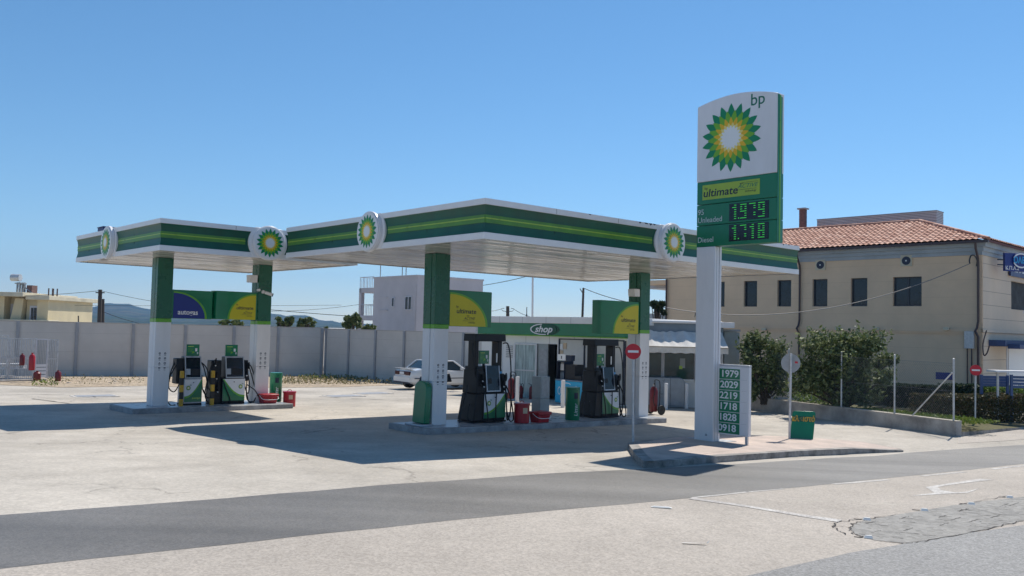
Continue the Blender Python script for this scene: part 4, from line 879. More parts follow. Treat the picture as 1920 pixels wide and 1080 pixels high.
# ============================================================ PRICE TOTEM
z0i=gz(4.4,20)+.13
o=G(1336,829,.13); FT=Frame(o.x,o.y,ROT)
t=thing('price_totem','tall white and green fuel price totem with a large petal emblem and green lit prices','sign',(o.x,o.y,0),ROT)
zg=o.z; near,_=FT.onX(1457,454,-.0); 
near=FT.onX(1457,300,0)[0]; far=FT.onX(1307,300,0)[0]
TX=.29
zB=FT.onX(1457,454,0)[1]; z1_=FT.onX(1457,411,0)[1]; z2_=FT.onX(1457,369,0)[1]; z3_=FT.onX(1457,322.6,0)[1]; zt_n=FT.onX(1460,173,0)[1]; zt_f=FT.onX(1307,202,0)[1]
print('totem',near,far,zg,zB,z1_,z2_,z3_,zt_n,zt_f)
pw=FT.onX(1302.5,750,0)[0]
mb=MB(); mb.box(.0,.085,0,pw,zg,zB,'column_white'); mb.box(.09,.2,.012,pw-.012,zg,zB,'soffit_gap'); mb.box(.10,.19,.006,pw-.006,zg,zB,'column_white'); mb.box(.205,TX,0,pw,zg,zB,'column_white'); mb.build('post',t,bev=.01)
mb=MB(); mb.box(-.20,TX+.35,-.25,pw+.3,zg-.02,zg+.012,'steel_post'); mb.build('base_plate',t)
mb=MB(); M=PM((0,pw*.35,zg+.16),LEFTF); mb.prism([(-.03,-.03),(.03,-.03),(.03,0),(0,.035),(-.03,0)],.001,.004,'post_grey',M); mb.build('plate_mark',t)
W=far-near; M=PM((0,far,0),LEFTF)  # x from 0 (far) to W (near)
top=[]
for i in range(17):
    u=i/16; zz=zt_f+(zt_n-zt_f)*u+.17*sin(PI*u)**.9; top.append((u*W,zz))
P=[(0,z3_),(W,z3_)]+top[::-1]
mb=MB(); mb.prism(P,-TX,0,'white_panel',M); hd=mb.build('head_panel',t,bev=.012)
mb=MB(); ec=W*.44; ez=FT.onX(1376,257,0)[1]; er=(FT.onX(1376,191,0)[1]-FT.onX(1376,320,0)[1])/2; emblem(mb,M@Matrix.Translation((ec,ez,0)),er,.001,.003); mb.build('petal_emblem',hd)
mb=MB(); bz=FT.onX(1421,183,0)[1]; by=far-FT.onX(1421,183,0)[0]; mb.text('bp',.41,'letter_green',M@Matrix.Translation((by,bz-.04,.002)),.004,bold=.002); mb.build('lettering',hd)
def gpanel(a,b,name):
    mb=MB(); mb.box(0.012,W-.0,a+.006,b-.006,-TX+.01,-.005,'brand_green',M); q=mb.build(name,t,bev=.01); return q
g1=gpanel(z2_,z3_,'fuel_panel'); g2=gpanel(z1_,z2_,'price_panel'); g3=gpanel(zB,z1_,'price_panel')
mb=MB(); mb.box(W+.003,W+.02,zB-.0,zt_n-.03,-.07,-.01,'brand_green',M); mb.box(W-.0,W+.028,zB,zt_n-.05,-.12,-.07,'light_green',M); mb.box(W,W+.02,zB,zt_n-.08,-.19,-.125,'brand_green',M)
mb.build('edge_trim',t)
h=z3_-z2_; mb=MB(); mb.box(W*.08,W*.80,z2_+h*.20,z3_-h*.16,-.004,.004,'sign_lime',M); zc=(z2_+z3_)/2+h*.02
T=lambda a,b: M@Matrix.Translation((a,b,.005))
mb.text('bp',.10,'ink',T(W*.13,zc+.10),.003); mb.text('ultimate',.27,'ink',T(W*.31,zc-.03),.004,bold=.004,shear=.12,sx=1.14); mb.text('with',.06,'ink',T(W*.58,zc+.12),.003); mb.text('ACTIVE',.14,'letter_green',T(W*.65,zc+.05),.003,shear=.4,sx=1.15)
mb.box(W*.52,W*.76,zc-.035,zc-.028,.004,.007,'ink',M); mb.box(W*.60,W*.78,zc+.13,zc+.136,.004,.007,'ink',M); mb.text('technology',.07,'ink',T(W*.69,zc-.08),.003,shear=.3); mb.build('lettering',g1)
def led(body,z,hh):
    mb=MB(); x0,x1=W*.43,W*.91; mb.box(x0,x1,z-hh/2,z+hh/2,-.01,.004,'led_black',M); q=mb.build('led_display',t)
    seg={'9':'abcdfg','7':'abc','8':'abcdefg'}
    x=x0+.05; cw_=(x1-x0-.10)/4; ch=hh*.78
    for c in body:
        mb=MB()
        if c=='.': mb.box(x-.04,x-.015,z-ch/2,z-ch/2+.022,.004,.008,'led_green',M); mb.build('led_point',q); continue
        wv=cw_*.70; cx_=x+cw_*.06; sp=ch/6; th=.014
        def tick(xa,xb,zz): mb.box(xa,xb,zz,zz+th,.004,.008,'led_green',M)
        if c=='1':
            for k in range(7): tick(cx_+wv*.45,cx_+wv*.78,z-ch/2+sp*k)
            tick(cx_+wv*.12,cx_+wv*.45,z+ch/2-sp*1)
        else:
            sg_=seg[c]
            for n_,zz in (('a',z+ch/2),('g',z),('d',z-ch/2)):
                if n_ in sg_: tick(cx_,cx_+wv,zz)
            for n_,xx_,k0 in (('f',cx_,3),('b',cx_+wv*.70,3),('e',cx_,0),('c',cx_+wv*.70,0)):
                if n_ in sg_:
                    for k in (1,2): tick(xx_,xx_+wv*.30,z-ch/2+sp*(k0+k))
        mb.build('led_digit',q); x+=cw_
led('1.979',(z1_+z2_)/2-.00,(z2_-z1_)*.80); led('1.718',(z1_+zB)/2+.03,(z1_-zB)*.76)
mb=MB(); zc=(z1_+z2_)/2; mb.text('95',.19,'letter_grey',T(.05,zc+.07),.003,align='LEFT'); mb.build('lettering',g2); mb=MB(); mb.text('Unleaded',.19,'letter_grey',T(.05,zc-.13),.003,align='LEFT',sx=1.0); mb.build('lettering',g2)
mb=MB(); mb.text('Diesel',.19,'letter_grey',T(.05,zB+(z1_-zB)*.32),.003,align='LEFT'); mb.build('lettering',g3)
# ============================================================ TRAFFIC ISLAND
TI=[(1177,841),(1204,836),(1262,829),(1340,824),(1440,826),(1540,831),(1620,838),(1688,844.5),(1694,847.5),(1600,851),(1500,856),(1400,863.5),(1352,867),(1290,872),(1240,877),(1206,878),(1190,862)]
V=[G(px,py,.0) for px,py in TI]; c=sum((Vector((v.x,v.y)) for v in V),Vector((0,0)))/len(V)
t=thing('traffic_island',None,None); t['kind']='structure'
n=len(V); mb=MB(); IN=[]
for i in range(n):
    a=V[i-1];b=V[(i+1)%n]; d=Vector((b.x-a.x,b.y-a.y)).normalized(); s=Vector((d.y,-d.x)); 
    p2_=Vector((V[i].x,V[i].y)); s=s if s.dot(c-p2_)>0 else -s; wq=.22 if 8<=i<=16 or i<2 else .05; q=p2_+s*wq; IN.append(q)
ht=[.13 if not (i in (7,8)) else .04 for i in range(n)]
vs=[(v.x,v.y,v.z-.1) for v in V]+[(v.x,v.y,gz(v.x,v.y)+ht[i]) for i,v in enumerate(V)]+[(q.x,q.y,gz(q.x,q.y)+ht[i]+.003) for i,q in enumerate(IN)]
fs=[(i,(i+1)%n,n+(i+1)%n,n+i) for i in range(n)]+[(n+i,n+(i+1)%n,2*n+(i+1)%n,2*n+i) for i in range(n)]
mb.add(vs,fs,'kerb_concrete'); mb.build('kerb',t); mb=MB(); cz=gz(c.x,c.y)+.135
mb.add([(c.x,c.y,cz)]+vs[2*n:],[(0,i+1,(i+1)%n+1) for i in range(n)],'pavement_pink'); o_=mb.build('paving',t)
if o_.data.polygons[0].normal.z<0: o_.data.flip_normals()

# ------------------------------------------------------------ price board on two legs
p=G(1400,835,.13); t=thing('price_board','white framed price board listing six green number rows beside the totem post','sign',(p.x,p.y,p.z-.13),ROT-PI/2)
FP=Frame(p.x,p.y,ROT-PI/2); L=FP.onY(1337,700,0)[0]; zt_=FP.onY(1395,688.5,0)[1]-p.z+.13; zb_=FP.onY(1395,818,0)[1]-p.z+.13
mb=MB(); mb.box(L,.08,-.05,.05,zb_,zt_,'white_panel'); mb.box(L,.085,-.055,.055,zt_,zt_+.05,'aluminium'); mb.build('board',t,bev=.008)
for x in (.0,L+.08): mb=MB(); mb.box(x-.03,x+.03,-.03,.03,.1,zb_,'aluminium'); mb.build('leg',t)
M=PM((L,-.052,0),FRONT); xg0=.04; xg1=FP.onY(1387,750,-.05)[0]-L; rows=['1.979','2.029','2.219','1.718','1.828','0.918']; rh=(zt_-zb_-.07)/6
cw_=(FP.onY(1386,750,-.05)[0]-FP.onY(1352,750,-.05)[0])/4
for i,rw in enumerate(rows):
    z=zt_-.05-rh*(i+.5); mb=MB(); mb.box(xg0,xg1,z-rh*.47,z+rh*.47,0,.006,'brand_green',M); r_=mb.build('price_row',t); mb=MB()
    xx=xg1-.03-cw_*4-i*.012
    for k,ch in enumerate(rw.replace('.','')): mb.text(ch,.235,'letter_white',M@Matrix.Translation((xx+cw_*(k+.5),z,.008)),.003,bold=.004,sx=1.15)
    mb.build('price_digits',r_); mb=MB(); mb.box(xg1+.03,-L+.02,z-rh*.5,z-rh*.49,0,.004,'steel_post',M); mb.build('seam',r_)
# ------------------------------------------------------------ round signs
def roundsign(name,label,px,py_c,px_b,py_b,rpx,face,dz=0,hz=None,group=None):
    b=G(px_b,py_b,dz); dist=b.y; c_=D(px,py_c,dist); k=dist/F; t=thing(name,label,'sign',(b.x,b.y,b.z-dz*0),R(-b.x*1.2),group)
    H=c_.z-b.z; r=rpx*k; lx=c_.x-b.x
    mb=MB(); mb.cyl((0,0,0),(lx,0,H+r*(1.05 if not face else .95)),.03,'galv',seg=12); mb.build('post',t); mb=MB()
    M=PM((lx,-.04,H),FRONT)
    if face:
        mb.prism(disc(r,40),0,.02,'sign_red',M); mb.prism(disc(r*.985,40),-.002,0,'sign_back',M); s=mb.build('disc',t)
        mb=MB(); mb.prism([(-r*.68,-r*.15),(r*.68,-r*.15),(r*.68,r*.15),(-r*.68,r*.15)],.02,.024,'letter_white',M); mb.build('white_bar',s)
    else:
        M=PM((lx,.04,H),FRONT); mb.prism(disc(r,40),0,.012,'sign_back',M); mb.box(-r*.8,r*.8,-.03,.03,-.02,0,'galv',M); s=mb.build('disc',t); mb=MB(); mb.box(r*.42,r*.72,-.0,r*.20,-.024,-.02,'sign_red',M@Matrix.Translation((0,0,.036))); mb.build('sticker',s)
    mb=MB(); mb.box(-.09,.09,-.07,.07,0,.02,'steel_post'); mb.build('foot_plate',t)
    return t
roundsign('road_sign','round red no entry sign with a white bar in front of the right-hand tall pump',1187,659,1187,838,14.5,True,.0)
roundsign('road_sign','small distant round red no entry sign beside the clipped hedge',1829,694,1828,803,10,True,.0)
roundsign('road_sign','grey back of a round traffic sign on a post beside the leaning green closed board',1483,681,1480,829,17.5,False,.05)
# green board ΚΛΕΙΣΤΟ
p=G(1502,833,.0); k=p.y/F; t=thing('closed_board','green rounded board with yellow Greek lettering leaning beside the grey sign post','sign',(p.x,p.y,p.z),R(-8)); w_=42*k; h_=59*k
mb=MB(); P=[]
for cx_,cy_,a0 in ((w_/2-.07,h_-.07,0),(-w_/2+.07,h_-.07,90),(-w_/2+.04,.04,180),(w_/2-.04,.04,270)):
    r=.07 if a0<180 else .04
    for q in range(5): a=R(a0+q*22.5); P.append((cx_+r*cos(a),cy_+r*sin(a)))
M=PM((0,0,.04),FRONT,(0,.22,1))@Matrix(((1,.13,0,0),(0,1,0,0),(0,0,1,0),(0,0,0,1)))
mb.prism(P,-.04,0,'brand_green',M); b_=mb.build('board',t,bev=.008); mb=MB(); mb.box(-w_*.48,w_*.48,h_*.66,h_*.84,.001,.003,'column_green',M); mb.text('κλειστό',.20,'hazard_yellow',M@Matrix.Translation((0,h_*.75,.004)),.003,bold=.006,sx=.80); mb.build('lettering',b_)
mb=MB(); mb.box(-w_*.5,w_*.62,-.14,.32,0,.05,'black_plastic'); mb.build('foot',t,bev=.01)

# ============================================================ SHOP
SA=R(-40); o=G(1228,767); 
FS=Frame(o.x,o.y,SA)     # local x runs right-nearer, shop facade on y=0 for x<0
SX=lambda px,y=0: FS.onY(px,650,y)[0]
SZ=lambda px,py,y=0: FS.onY(px,py,y)[1]
t=thing('shop_building','low white station shop with a green sign band and glazed front behind the pumps','shop',(FS.o.x,FS.o.y,0),SA)
xL=SX(903); xR=SX(1176); gs=-.75; zr=SZ(1020,594); zg1=SZ(1020,606.3); zg0=SZ(1020,630); zt=SZ(1020,627)
xW=SX(948); xd0=SX(965.5); xd1=SX(1008); xo1=SX(1045); xw1=SX(1175); zd=SZ(985,643.5)
mb=MB(); z2=SZ(1020,634)
mb.box(xL,xR,.0,6,zg0,zr-.0,'white_clad'); mb.box(xL,xd0-.04,.0,6,gs,zg0,'white_clad'); mb.box(xd0-.04,xo1+.06,0,.12,zd,zg0,'white_clad'); mb.box(xo1+.0,xo1+.06,0,.12,gs,zd,'white_clad'); mb.box(xo1+.06,xR,.0,.12,gs,SZ(1100,754),'white_clad'); mb.box(xo1+.06,xR,0,.12,SZ(1100,637),zg0,'white_clad'); mb.box(xR-.12,xR,.12,6,gs,zg0,'white_clad'); mb.box(xd0-.04,xR,3,3.1,gs,zg0,'dark_inside'); mb.box(xo1,xo1+.1,.12,3,gs,zg0,'dark_inside'); mb.build('wall',t)
mb=MB(); mb.box(xL-.1,xR+.2,-.28,6.2,zg1+.0,zr,'white_clad'); mb.build('roof_edge',t,bev=.015)
mb=MB(); mb.box(xL-.05,xR+.05,-.24,-.0,zg0+.04,zg1,'brand_green'); mb.box(xL-.05,xR+.05,-.245,-.003,zg0-.01,zg0+.035,'light_green'); mb.prism([(xR+.05,zg0+.04),(xR+.35,zg0+.04),(xR+.05,zg1)],.0,.235,'brand_green',PM((0,0,0),FRONT)); sg=mb.build('sign_band',t,bev=.01)
mb=MB(); cx_=SX(1018,-.26); cz_=SZ(1018,617.5,-.26); M=PM((cx_,-.25,cz_),FRONT); rx=abs(SX(1043,-.25)-SX(993,-.25))/2; rz_=(zg1-zg0)*.47
ov=lambda s,dx=0: [(rx*s*cos(2*PI*k/40)+dx,rz_*(s if s<1 else s*.97)*sin(2*PI*k/40)) for k in range(40)]
mb.prism(ov(1.06,.09),0,.004,'fascia_green',M); mb.prism(ov(1.0),.004,.03,'fascia_green',M); 
# crescent outline: white on the left half and along the foot
P=[(rx*.97*cos(a),rz_*.93*sin(a)) for a in [R(95+k*9) for k in range(22)]]; P+=[(rx*.86*cos(a)-.02*rx,rz_*.78*sin(a)) for a in [R(284-k*9) for k in range(22)]]
mb.prism(P,.03,.04,'letter_white',M); mb.text('shop',.40,'letter_white',M@Matrix.Translation((0.02,-.0,.034)),.02,shear=.3,bold=.008,sx=1.2); mb.build('shop_lettering',sg)
# louvre panel, glass door leaf, opening, window
mb=MB()
for k in range(7): z=SZ(955,648+k*3.4); mb.box(xW+.05,xW+.42,-.03,-.003,z-.035,z,'steel_post')
mb.build('vent_grille',t)
mb=MB(); s=.07
mb.box(xd0,xd0+s,-.05,.03,gs,zd,'aluminium'); mb.box(xd1-s,xd1,-.05,.03,gs,zd,'aluminium'); mb.box(xd0+s,xd1-s,-.05,.03,zd-s,zd,'aluminium'); mb.box(xd0+s,xd1-s,-.05,.03,gs,gs+.35,'aluminium'); mb.box(xd0+s,xd1-s,-.06,.0,SZ(985,694)-.03,SZ(985,694)+.02,'aluminium'); d_=mb.build('door',t); mb=MB(); mb.box(xd0+s,xd1-s,-.02,.0,gs+.35,zd-s,'door_glass'); mb.build('pane',d_); mb=MB(); mb.tube([(xd0+.14,-.06,SZ(970,705)),(xd0+.14,-.14,SZ(970,705)),(xd0+.14,-.14,SZ(970,680)),(xd0+.14,-.06,SZ(970,680))],.015,'silver'); mb.build('handle',d_)
mb=MB(); mb.box(xd1+.02,SX(1027),.02,.08,gs,zd,'clad_grey'); mb.box(xd1+.1,xd1+.5,.012,.019,SZ(1020,700),SZ(1020,655),'steel_post'); mb.build('door_panel',t)
mb=MB(); a,b=xo1+.08,xR-.12; z0_,z1_w=SZ(1100,752),SZ(1100,638)
for u in (a,SX(1095),b-.05): mb.box(u,u+.05,-.03,.1,z0_,z1_w,'ink')
mb.box(a,b,-.03,.1,z1_w,z1_w+.04,'ink'); w_=mb.build('window',t); mb=MB(); mb.box(a,SX(1095),.02,.04,z0_,z1_w,'shop_window'); mb.box(SX(1095),b,.02,.04,z0_,z1_w,'shop_window'); mb.build('pane',w_)
mb=MB()
for (px0,px1,py0,py1,m) in ((1050,1055,645,655,'letter_white'),(1056,1062,643,654,'pale_label'),(1050,1056,657,663,'pale_label'),(1050,1056,666,673,'letter_white'),(1050,1055,673,679,'light_green')):
    mb.box(SX(px0),SX(px1),-.004,.017,SZ(px0,py1),SZ(px0,py0),m)
mb.build('window_stickers',w_)
mb=MB(); p_=(SX(1117,-.3),-.35,SZ(1117,611,-.3)); mb.sphere(p_,.09,'ink',seg=10); mb.cyl((p_[0],-.24,p_[2]+.08),(p_[0],-.35,p_[2]+.05),.08,'letter_white'); mb.build('dome_camera',t)
mb=MB()
for k in range(4): x=SX(893+k*4.5,2); mb.cyl((x,2,zr-.9),(x,2,zr+.0+.1*k),.05,'galv'); mb.tube([(x,2,zr),(x+.05,2,zr+.15),(x+.16,2,zr+.18)],.04,'galv')
mb.build('vent_pipe',t)
# small side wall left of shop (white kiosk mast)
# things in front of the shop
def gpos(px,py,dz=0): return G(px,py,dz)
def bollard(px,py,pyt,label):
    p=G(px,py); k=p.y/F; h=(py-pyt)*k; mb=MB(); mb.lathe([(.075,0),(.075,h-.02),(.06,h),(.02,h+.005)],'white_paint',seg=16); mb.build('bollard',loc=tuple(p),label=label,cat='bollard',group='white bollards along the shop front')
bollard(969.5,754,706,'white bollard in front of the left edge of the shop door')
bollard(1008.5,759,710,'white bollard just left of the grey service pedestal')
bollard(1055,764,713,'white bollard in front of the blue freezer')
bollard(1248.5,768,719,'white bollard in front of the grey ice box')
bollard(1287,766,719,'white bollard between the grey ice box and the totem post')
def extinguisher(px,py,k_,label,big=False,dz=0):
    p=G(px,py,dz); t=thing('fire_extinguisher',label,'extinguisher',tuple(p),R(-20),'fire extinguishers at the shop door'); s=k_
    mb=MB(); mb.lathe([(.08*s,0),(.085*s,.02),(.085*s,.42*s),(.06*s,.49*s),(.025*s,.52*s)],'dark_red' if not big else 'red_paint',seg=14); mb.build('cylinder_body',t)
    mb=MB(); mb.cyl((0,0,.52*s),(0,0,.58*s),.022,'ink'); mb.tube([(0,0,.57*s),(.08*s,-.03,.60*s),(.12*s,-.05,.50*s),(.11*s,-.05,.2*s)],.012,'rubber',smooth=4); mb.tube([(-.02,0,.58*s),(-.12*s,0,.63*s)],.012,'ink'); mb.build('valve_hose',t); return t
extinguisher(976.5,747,1.05,'small dark red extinguisher standing left of the pair at the shop door')
extinguisher(995.5,748.5,1.05,'small dark red extinguisher standing right of the pair at the shop door')
def trolley_ext(px,py,label,rz,k_):
    p=G(px,py); t=thing('wheeled_extinguisher',label,'extinguisher',tuple(p),rz); s=k_
    mb=MB(); mb.lathe([(.12*s,0),(.135*s,.04),(.135*s,.70*s),(.09*s,.80*s),(.04*s,.84*s)],'dark_red',(0,0,.10),seg=18); mb.build('tank',t)
    mb=MB(); 
    mb.tube([(-.12*s,.16,.15),(-.12*s,.18,1.0*s),(-.08*s,.14,1.14*s),(.08*s,.14,1.14*s),(.12*s,.18,1.0*s),(.12*s,.16,.15)],.016,'rubber',smooth=3); mb.cyl((-.24*s,.12,.16),(.24*s,.12,.16),.018,'ink'); mb.build('trolley_frame',t)
    for sx_ in (-.26,.26): mb=MB(); mb.cyl((sx_*s-.03,.12,.17),(sx_*s+.03,.12,.17),.17,'rubber',seg=20); mb.cyl((sx_*s-.034,.12,.17),(sx_*s+.034,.12,.17),.07,'dark_plastic',seg=12); mb.build('wheel',t,bev=.01)
    mb=MB(); mb.cyl((0,0,.95*s),(0,0,1.02*s),.03,'silver'); mb.tube([(0,0,1.0*s),(.12*s,-.08,1.05*s),(.18*s,-.12,.8*s),(.14*s,-.16,.5*s),(.18*s,-.12,.3*s)],.016,'rubber',smooth=4); mb.build('valve_hose',t)
trolley_ext(958,752,'dark red wheeled extinguisher behind the hoses of the left-hand tall pump',R(-20),1.0)
trolley_ext(1225,777,'red wheeled extinguisher with black wheels beside the right column of the large canopy',R(-55),1.05)
# blue freezer
a=G(1040,756); b=G(1093,762); rz=math.atan2(b.y-a.y,b.x-a.x); L=(b-a).length; t=thing('ice_cream_freezer','blue chest freezer with pale swirls standing under the shop window','freezer',tuple(a),rz)
mb=MB(); mb.box(0,L,0,.65,.04,.92,'freezer_blue'); mb.box(-.02,L+.02,-.02,.67,.92,.97,'icebox_grey'); bd=mb.build('cabinet',t,bev=.02)
mb=MB(); M=PM((0,0,0),FRONT)
for (x,z,rx_,rzz,m) in ((L*.16,.52,.09,.16,'mascot_white'),(L*.16,.52,.06,.12,'freezer_blue'),(L*.24,.24,.07,.14,'mascot_white'),(L*.24,.25,.045,.10,'freezer_blue'),(L*.42,.80,.22,.06,'mascot_white'),(L*.42,.78,.20,.045,'freezer_blue'),(L*.75,.7,.03,.06,'mascot_white')):
    mb.prism([(x+rx_*cos(2*PI*k/20),z+rzz*sin(2*PI*k/20)) for k in range(20)],.001,.004+.002*(m=='freezer_blue'),m,M)
mb.build('swirl_print',bd)
t2=thing('drinks_rack','dark rack of bottles with a white sign standing on the blue freezer','rack',tuple(a+Vector((0,0,.97))),rz)
mb=MB(); 
mb.box(-.03,.0,.1,.6,0,.68,'ink'); mb.box(.38,.41,.1,.6,0,.68,'ink'); mb.box(-.03,.41,.1,.6,.68,.72,'ink'); mb.box(0,.38,.5,.55,0,.68,'dark_plastic'); mb.build('rack_frame',t2)
mb=MB(); mb.box(.45,1.0,.12,.6,0,.60,'dark_plastic'); mb.box(1.0,1.35,.12,.6,0,.18,'dark_plastic'); mb.build('black_crate',t2,bev=.01)
mb=MB(); mb.box(.02,.46,.1,.14,.74,.98,'letter_white'); mb.box(.48,.80,.1,.3,.74,.96,'ink'); mb.box(.22,.26,.09,.10,.80,.92,'ink'); mb.build('top_sign',t2)
for k in range(5): mb=MB(); mb.lathe([(.03,0),(.03,.22),(.012,.28),(.012,.32)],'icebox_grey',(.04+.075*k,.28,.0),seg=8); mb.lathe([(.03,0),(.03,.22),(.012,.28),(.012,.32)],'letter_white',(.04+.075*k,.28,.34),seg=8); mb.build('bottle_column',t2)

# ============================================================ ANNEX with awning
a=G(1205,760); an=math.atan2(-.20,1); FA=Frame(a.x,a.y,R(-4)); AX=lambda px,y=0: FA.onY(px,650,y)[0]; AZ=lambda px,py,y=0: FA.onY(px,py,y)[1]
t=thing('kiosk_annex','grey clad kiosk with a pale awning between the right canopy column and the totem','kiosk',(FA.o.x,FA.o.y,0),R(-4))
x0,x1_=AX(1190),AX(1356); zr=AZ(1280,604); zw=AZ(1280,706+7)
mb=MB(); mb.box(x0,x1_,.0,4,gs,zw,'white_clad'); mb.box(x0,x1_,.0,4,AZ(1280,662),zr-.02,'clad_blue'); mb.box(x1_-.25,x1_,0,4,zw,AZ(1280,662),'white_clad'); mb.box(x0,x1_,1.5,4,zw,AZ(1280,662),'dark_inside'); mb.build('wall',t)
mb=MB(); mb.cyl((x0,-.1,zr),(AX(1352),-.1,zr),.06,'white_paint',seg=12); mb.box(x0,x1_,-.1,4,zr-.02,zr+.04,'white_panel'); mb.build('roof_edge',t)
mb=MB(); u1=AX(1376,-.2); mb.box(AX(1350,-.2),u1,-.3,1.2,AZ(1364,615,-.3),AZ(1364,604.5,-.3),'white_panel'); mb.build('roof_box',t,bev=.01)
mb=MB(); mb.box(AX(1358,.3),AX(1381,.3),.3,3,gs,AZ(1370,622,.3),'clad_grey'); mb.box(AX(1381,.3),AX(1387,.3),.35,3,gs,AZ(1370,623,.3),'cornice'); mb.box(AX(1352,.3),AX(1387,.3)+.02,.25,3.05,AZ(1370,621.5,.3),AZ(1370,617.5,.3),'post_grey'); mb.build('utility_cabinet',t)
for i,(pa,pb) in enumerate(((1218,1240.5),(1246,1302),(1304,1352))):
    mb=MB(); zz0,zz1=AZ(1280,711),AZ(1280,663); a_,b_=AX(pa),AX(pb)
    mb.box(a_-.05,a_,-.03,.08,zz0,zz1,'shutter_white'); mb.box(b_,b_+.05,-.03,.08,zz0,zz1,'shutter_white'); mb.box(a_-.05,b_+.05,-.05,.08,zz0-.07,zz0,'white_paint'); w_=mb.build('window',t); mb=MB(); mb.box(a_,b_,.02,.04,zz0,zz1,'glass'); mb.build('pane',w_)
    if i==1: mb=MB(); mb.box(AX(1275),AX(1285),-.006,.019,AZ(1280,690),AZ(1280,672),'clad_grey'); mb.box(AX(1274),AX(1280),-.008,.018,AZ(1280,692),AZ(1280,686),'lime_line'); mb.build('window_stickers',w_)
mb=MB(); NA=60; vs=[];fs=[]; ya=-.15; yb=-1.0; xa0,xa1=x0-.1,AX(1352); zt1=AZ(1280,622); zb1=AZ(1280,651,yb)
for i in range(NA+1):
    for j in range(9):
        u=i/NA; v=j/8; x=xa0+(xa1-xa0)*u; r_=(mn.noise(Vector((x*2.2,v*.5,0)))*.05+mn.noise(Vector((x*6,v*.6,4)))*.05)*(1-v)**.5
        sx_=xa0+(AX(1352)+ (AX(1366,yb)-AX(1352))*v - xa0)*u
        vs.append((sx_,ya+(yb-ya)*v-r_,zt1+(zb1-zt1)*v+r_*.9-.04*sin(v*PI)))
for i in range(NA):
    for j in range(8): q=i*9+j; fs.append((q,q+1,q+10,q+9))
mb.add(vs,fs,'awning_cloth'); xe=AX(1366,yb)
v0=[]; f0=[]
for i in range(NA+1):
    x=xa0+(xe-xa0)*i/NA; v0+=[(x,yb-.01,zb1),(x,yb-.01+.02*sin(i*1.7),zb1-.24+.012*sin(i*.9))]
for i in range(NA): f0.append((2*i,2*i+1,2*i+3,2*i+2))
mb.add(v0,f0,'awning_cloth'); mb.add([(xa1+.0,ya,zt1),(xe,yb,zb1),(xe,yb,zb1-.2),(xa1+.0,ya,zb1-.1)],[(0,1,2,3)],'awning_cloth'); aw=mb.build('awning',t,ang=180)
mb=MB(); mb.box(xa0,xe,yb-.03,yb+.02,zb1-.02,zb1+.02,'dirt_stone'); mb.build('awning_bar',aw)
# grey ice box with rounded top
a=G(1215,762.5); b=G(1277,764); w_=(b-a).length; t=thing('ice_box','grey metal box with a rounded top behind the red wheeled extinguisher','box',tuple(a),R(-4)); mb=MB()
P=[(0,0),(w_,0),(w_,.85)]+[(w_-.22+.22*cos(R(q*15)),.98+.20*sin(R(q*15))) for q in range(0,7)]+[(0,1.18)]; mb.prism(P,-.8,0,'icebox_grey',PM((0,0,0),FRONT)); bx=mb.build('casing',t,bev=.015)
mb=MB(); mb.box(w_*.60,w_*.61,-.004,.0,.03,1.17,'ink'); mb.box(w_*.05,w_*.95,-.004,0,.06,.07,'ink'); mb.build('door_seam',bx)

# ============================================================ BIG BEIGE BUILDING
o=D(1840,640,39.0); BR=R(44.5); FB=Frame(o.x,o.y,BR)
t=thing('office_building','two storey beige building with a terracotta tiled hip roof at the right','building',(FB.o.x,FB.o.y,0),BR)
BY=lambda px,c=0: FB.onX(px,600,c)[0]
zc=FB.onX(1835,455,0)[1]; gb=-.9; YL=BY(1249); WX=8.8
print('bldg',zc,YL,FB.onX(1510,470,0))
sill=FB.onX(1700,574,0)[1]; head=FB.onX(1700,519,0)[1]
wins=[(1341,1358),(1394,1419),(1457,1483),(1523,1551),(1595,1626),(1674,1728)]; HO=[]
for a_,b_ in wins: HO.append((BY(b_),BY(a_)))
HO.sort()
def wall_holes(mb,fr_o,right,L,z0,z1,holes,hz0,hz1,m,dep=.24):
    M=PM(fr_o,right); xs_=[0]
    for a,b in holes: xs_+=[a,b]
    xs_.append(L)
    for i in range(len(xs_)-1):
        a,b=xs_[i],xs_[i+1]
        if i%2==0: mb.prism([(a,z0),(b,z0),(b,z1),(a,z1)],-dep,0,m,M)
        else: mb.prism([(a,z0),(b,z0),(b,hz0),(a,hz0)],-dep,0,m,M); mb.prism([(a,hz1),(b,hz1),(b,z1),(a,z1)],-dep,0,m,M)
    return M
mb=MB(); zb_=3.05
hl=[(YL-b,YL-a) for a,b in HO][::-1]
Mw=wall_holes(mb,(0,YL,0),LEFTF,YL-.0,gb,zc,hl,sill,head,'beige_wall')
mb.box(.24,WX,YL-.3,YL,gb,zc,'beige_wall'); mb.box(1,WX-.1,.4,YL-.4,gb,zc-.1,'dark_inside'); mb.build('wall',t)
for a,b in hl:
    mb=MB(); M=Mw; fw_=.07
    for r_ in ((a,a+fw_,sill,head),(b-fw_,b,sill,head),(a+fw_,b-fw_,head-fw_,head),(a+fw_,b-fw_,sill,sill+fw_)): mb.prism([(r_[0],r_[2]),(r_[1],r_[2]),(r_[1],r_[3]),(r_[0],r_[3])],-.22,-.15,'window_frame_dark',M)
    if b-a>1.1: c_=(a+b)/2; mb.prism([(c_-.05,sill+fw_),(c_+.05,sill+fw_),(c_+.05,head-fw_),(c_-.05,head-fw_)],-.22,-.15,'window_frame_dark',M)
    w_=mb.build('window',t); mb=MB(); mb.prism([(a+fw_,sill+fw_),(b-fw_,sill+fw_),(b-fw_,head-fw_),(a+fw_,head-fw_)],-.21,-.19,'window_dark',M); mb.build('pane',w_)
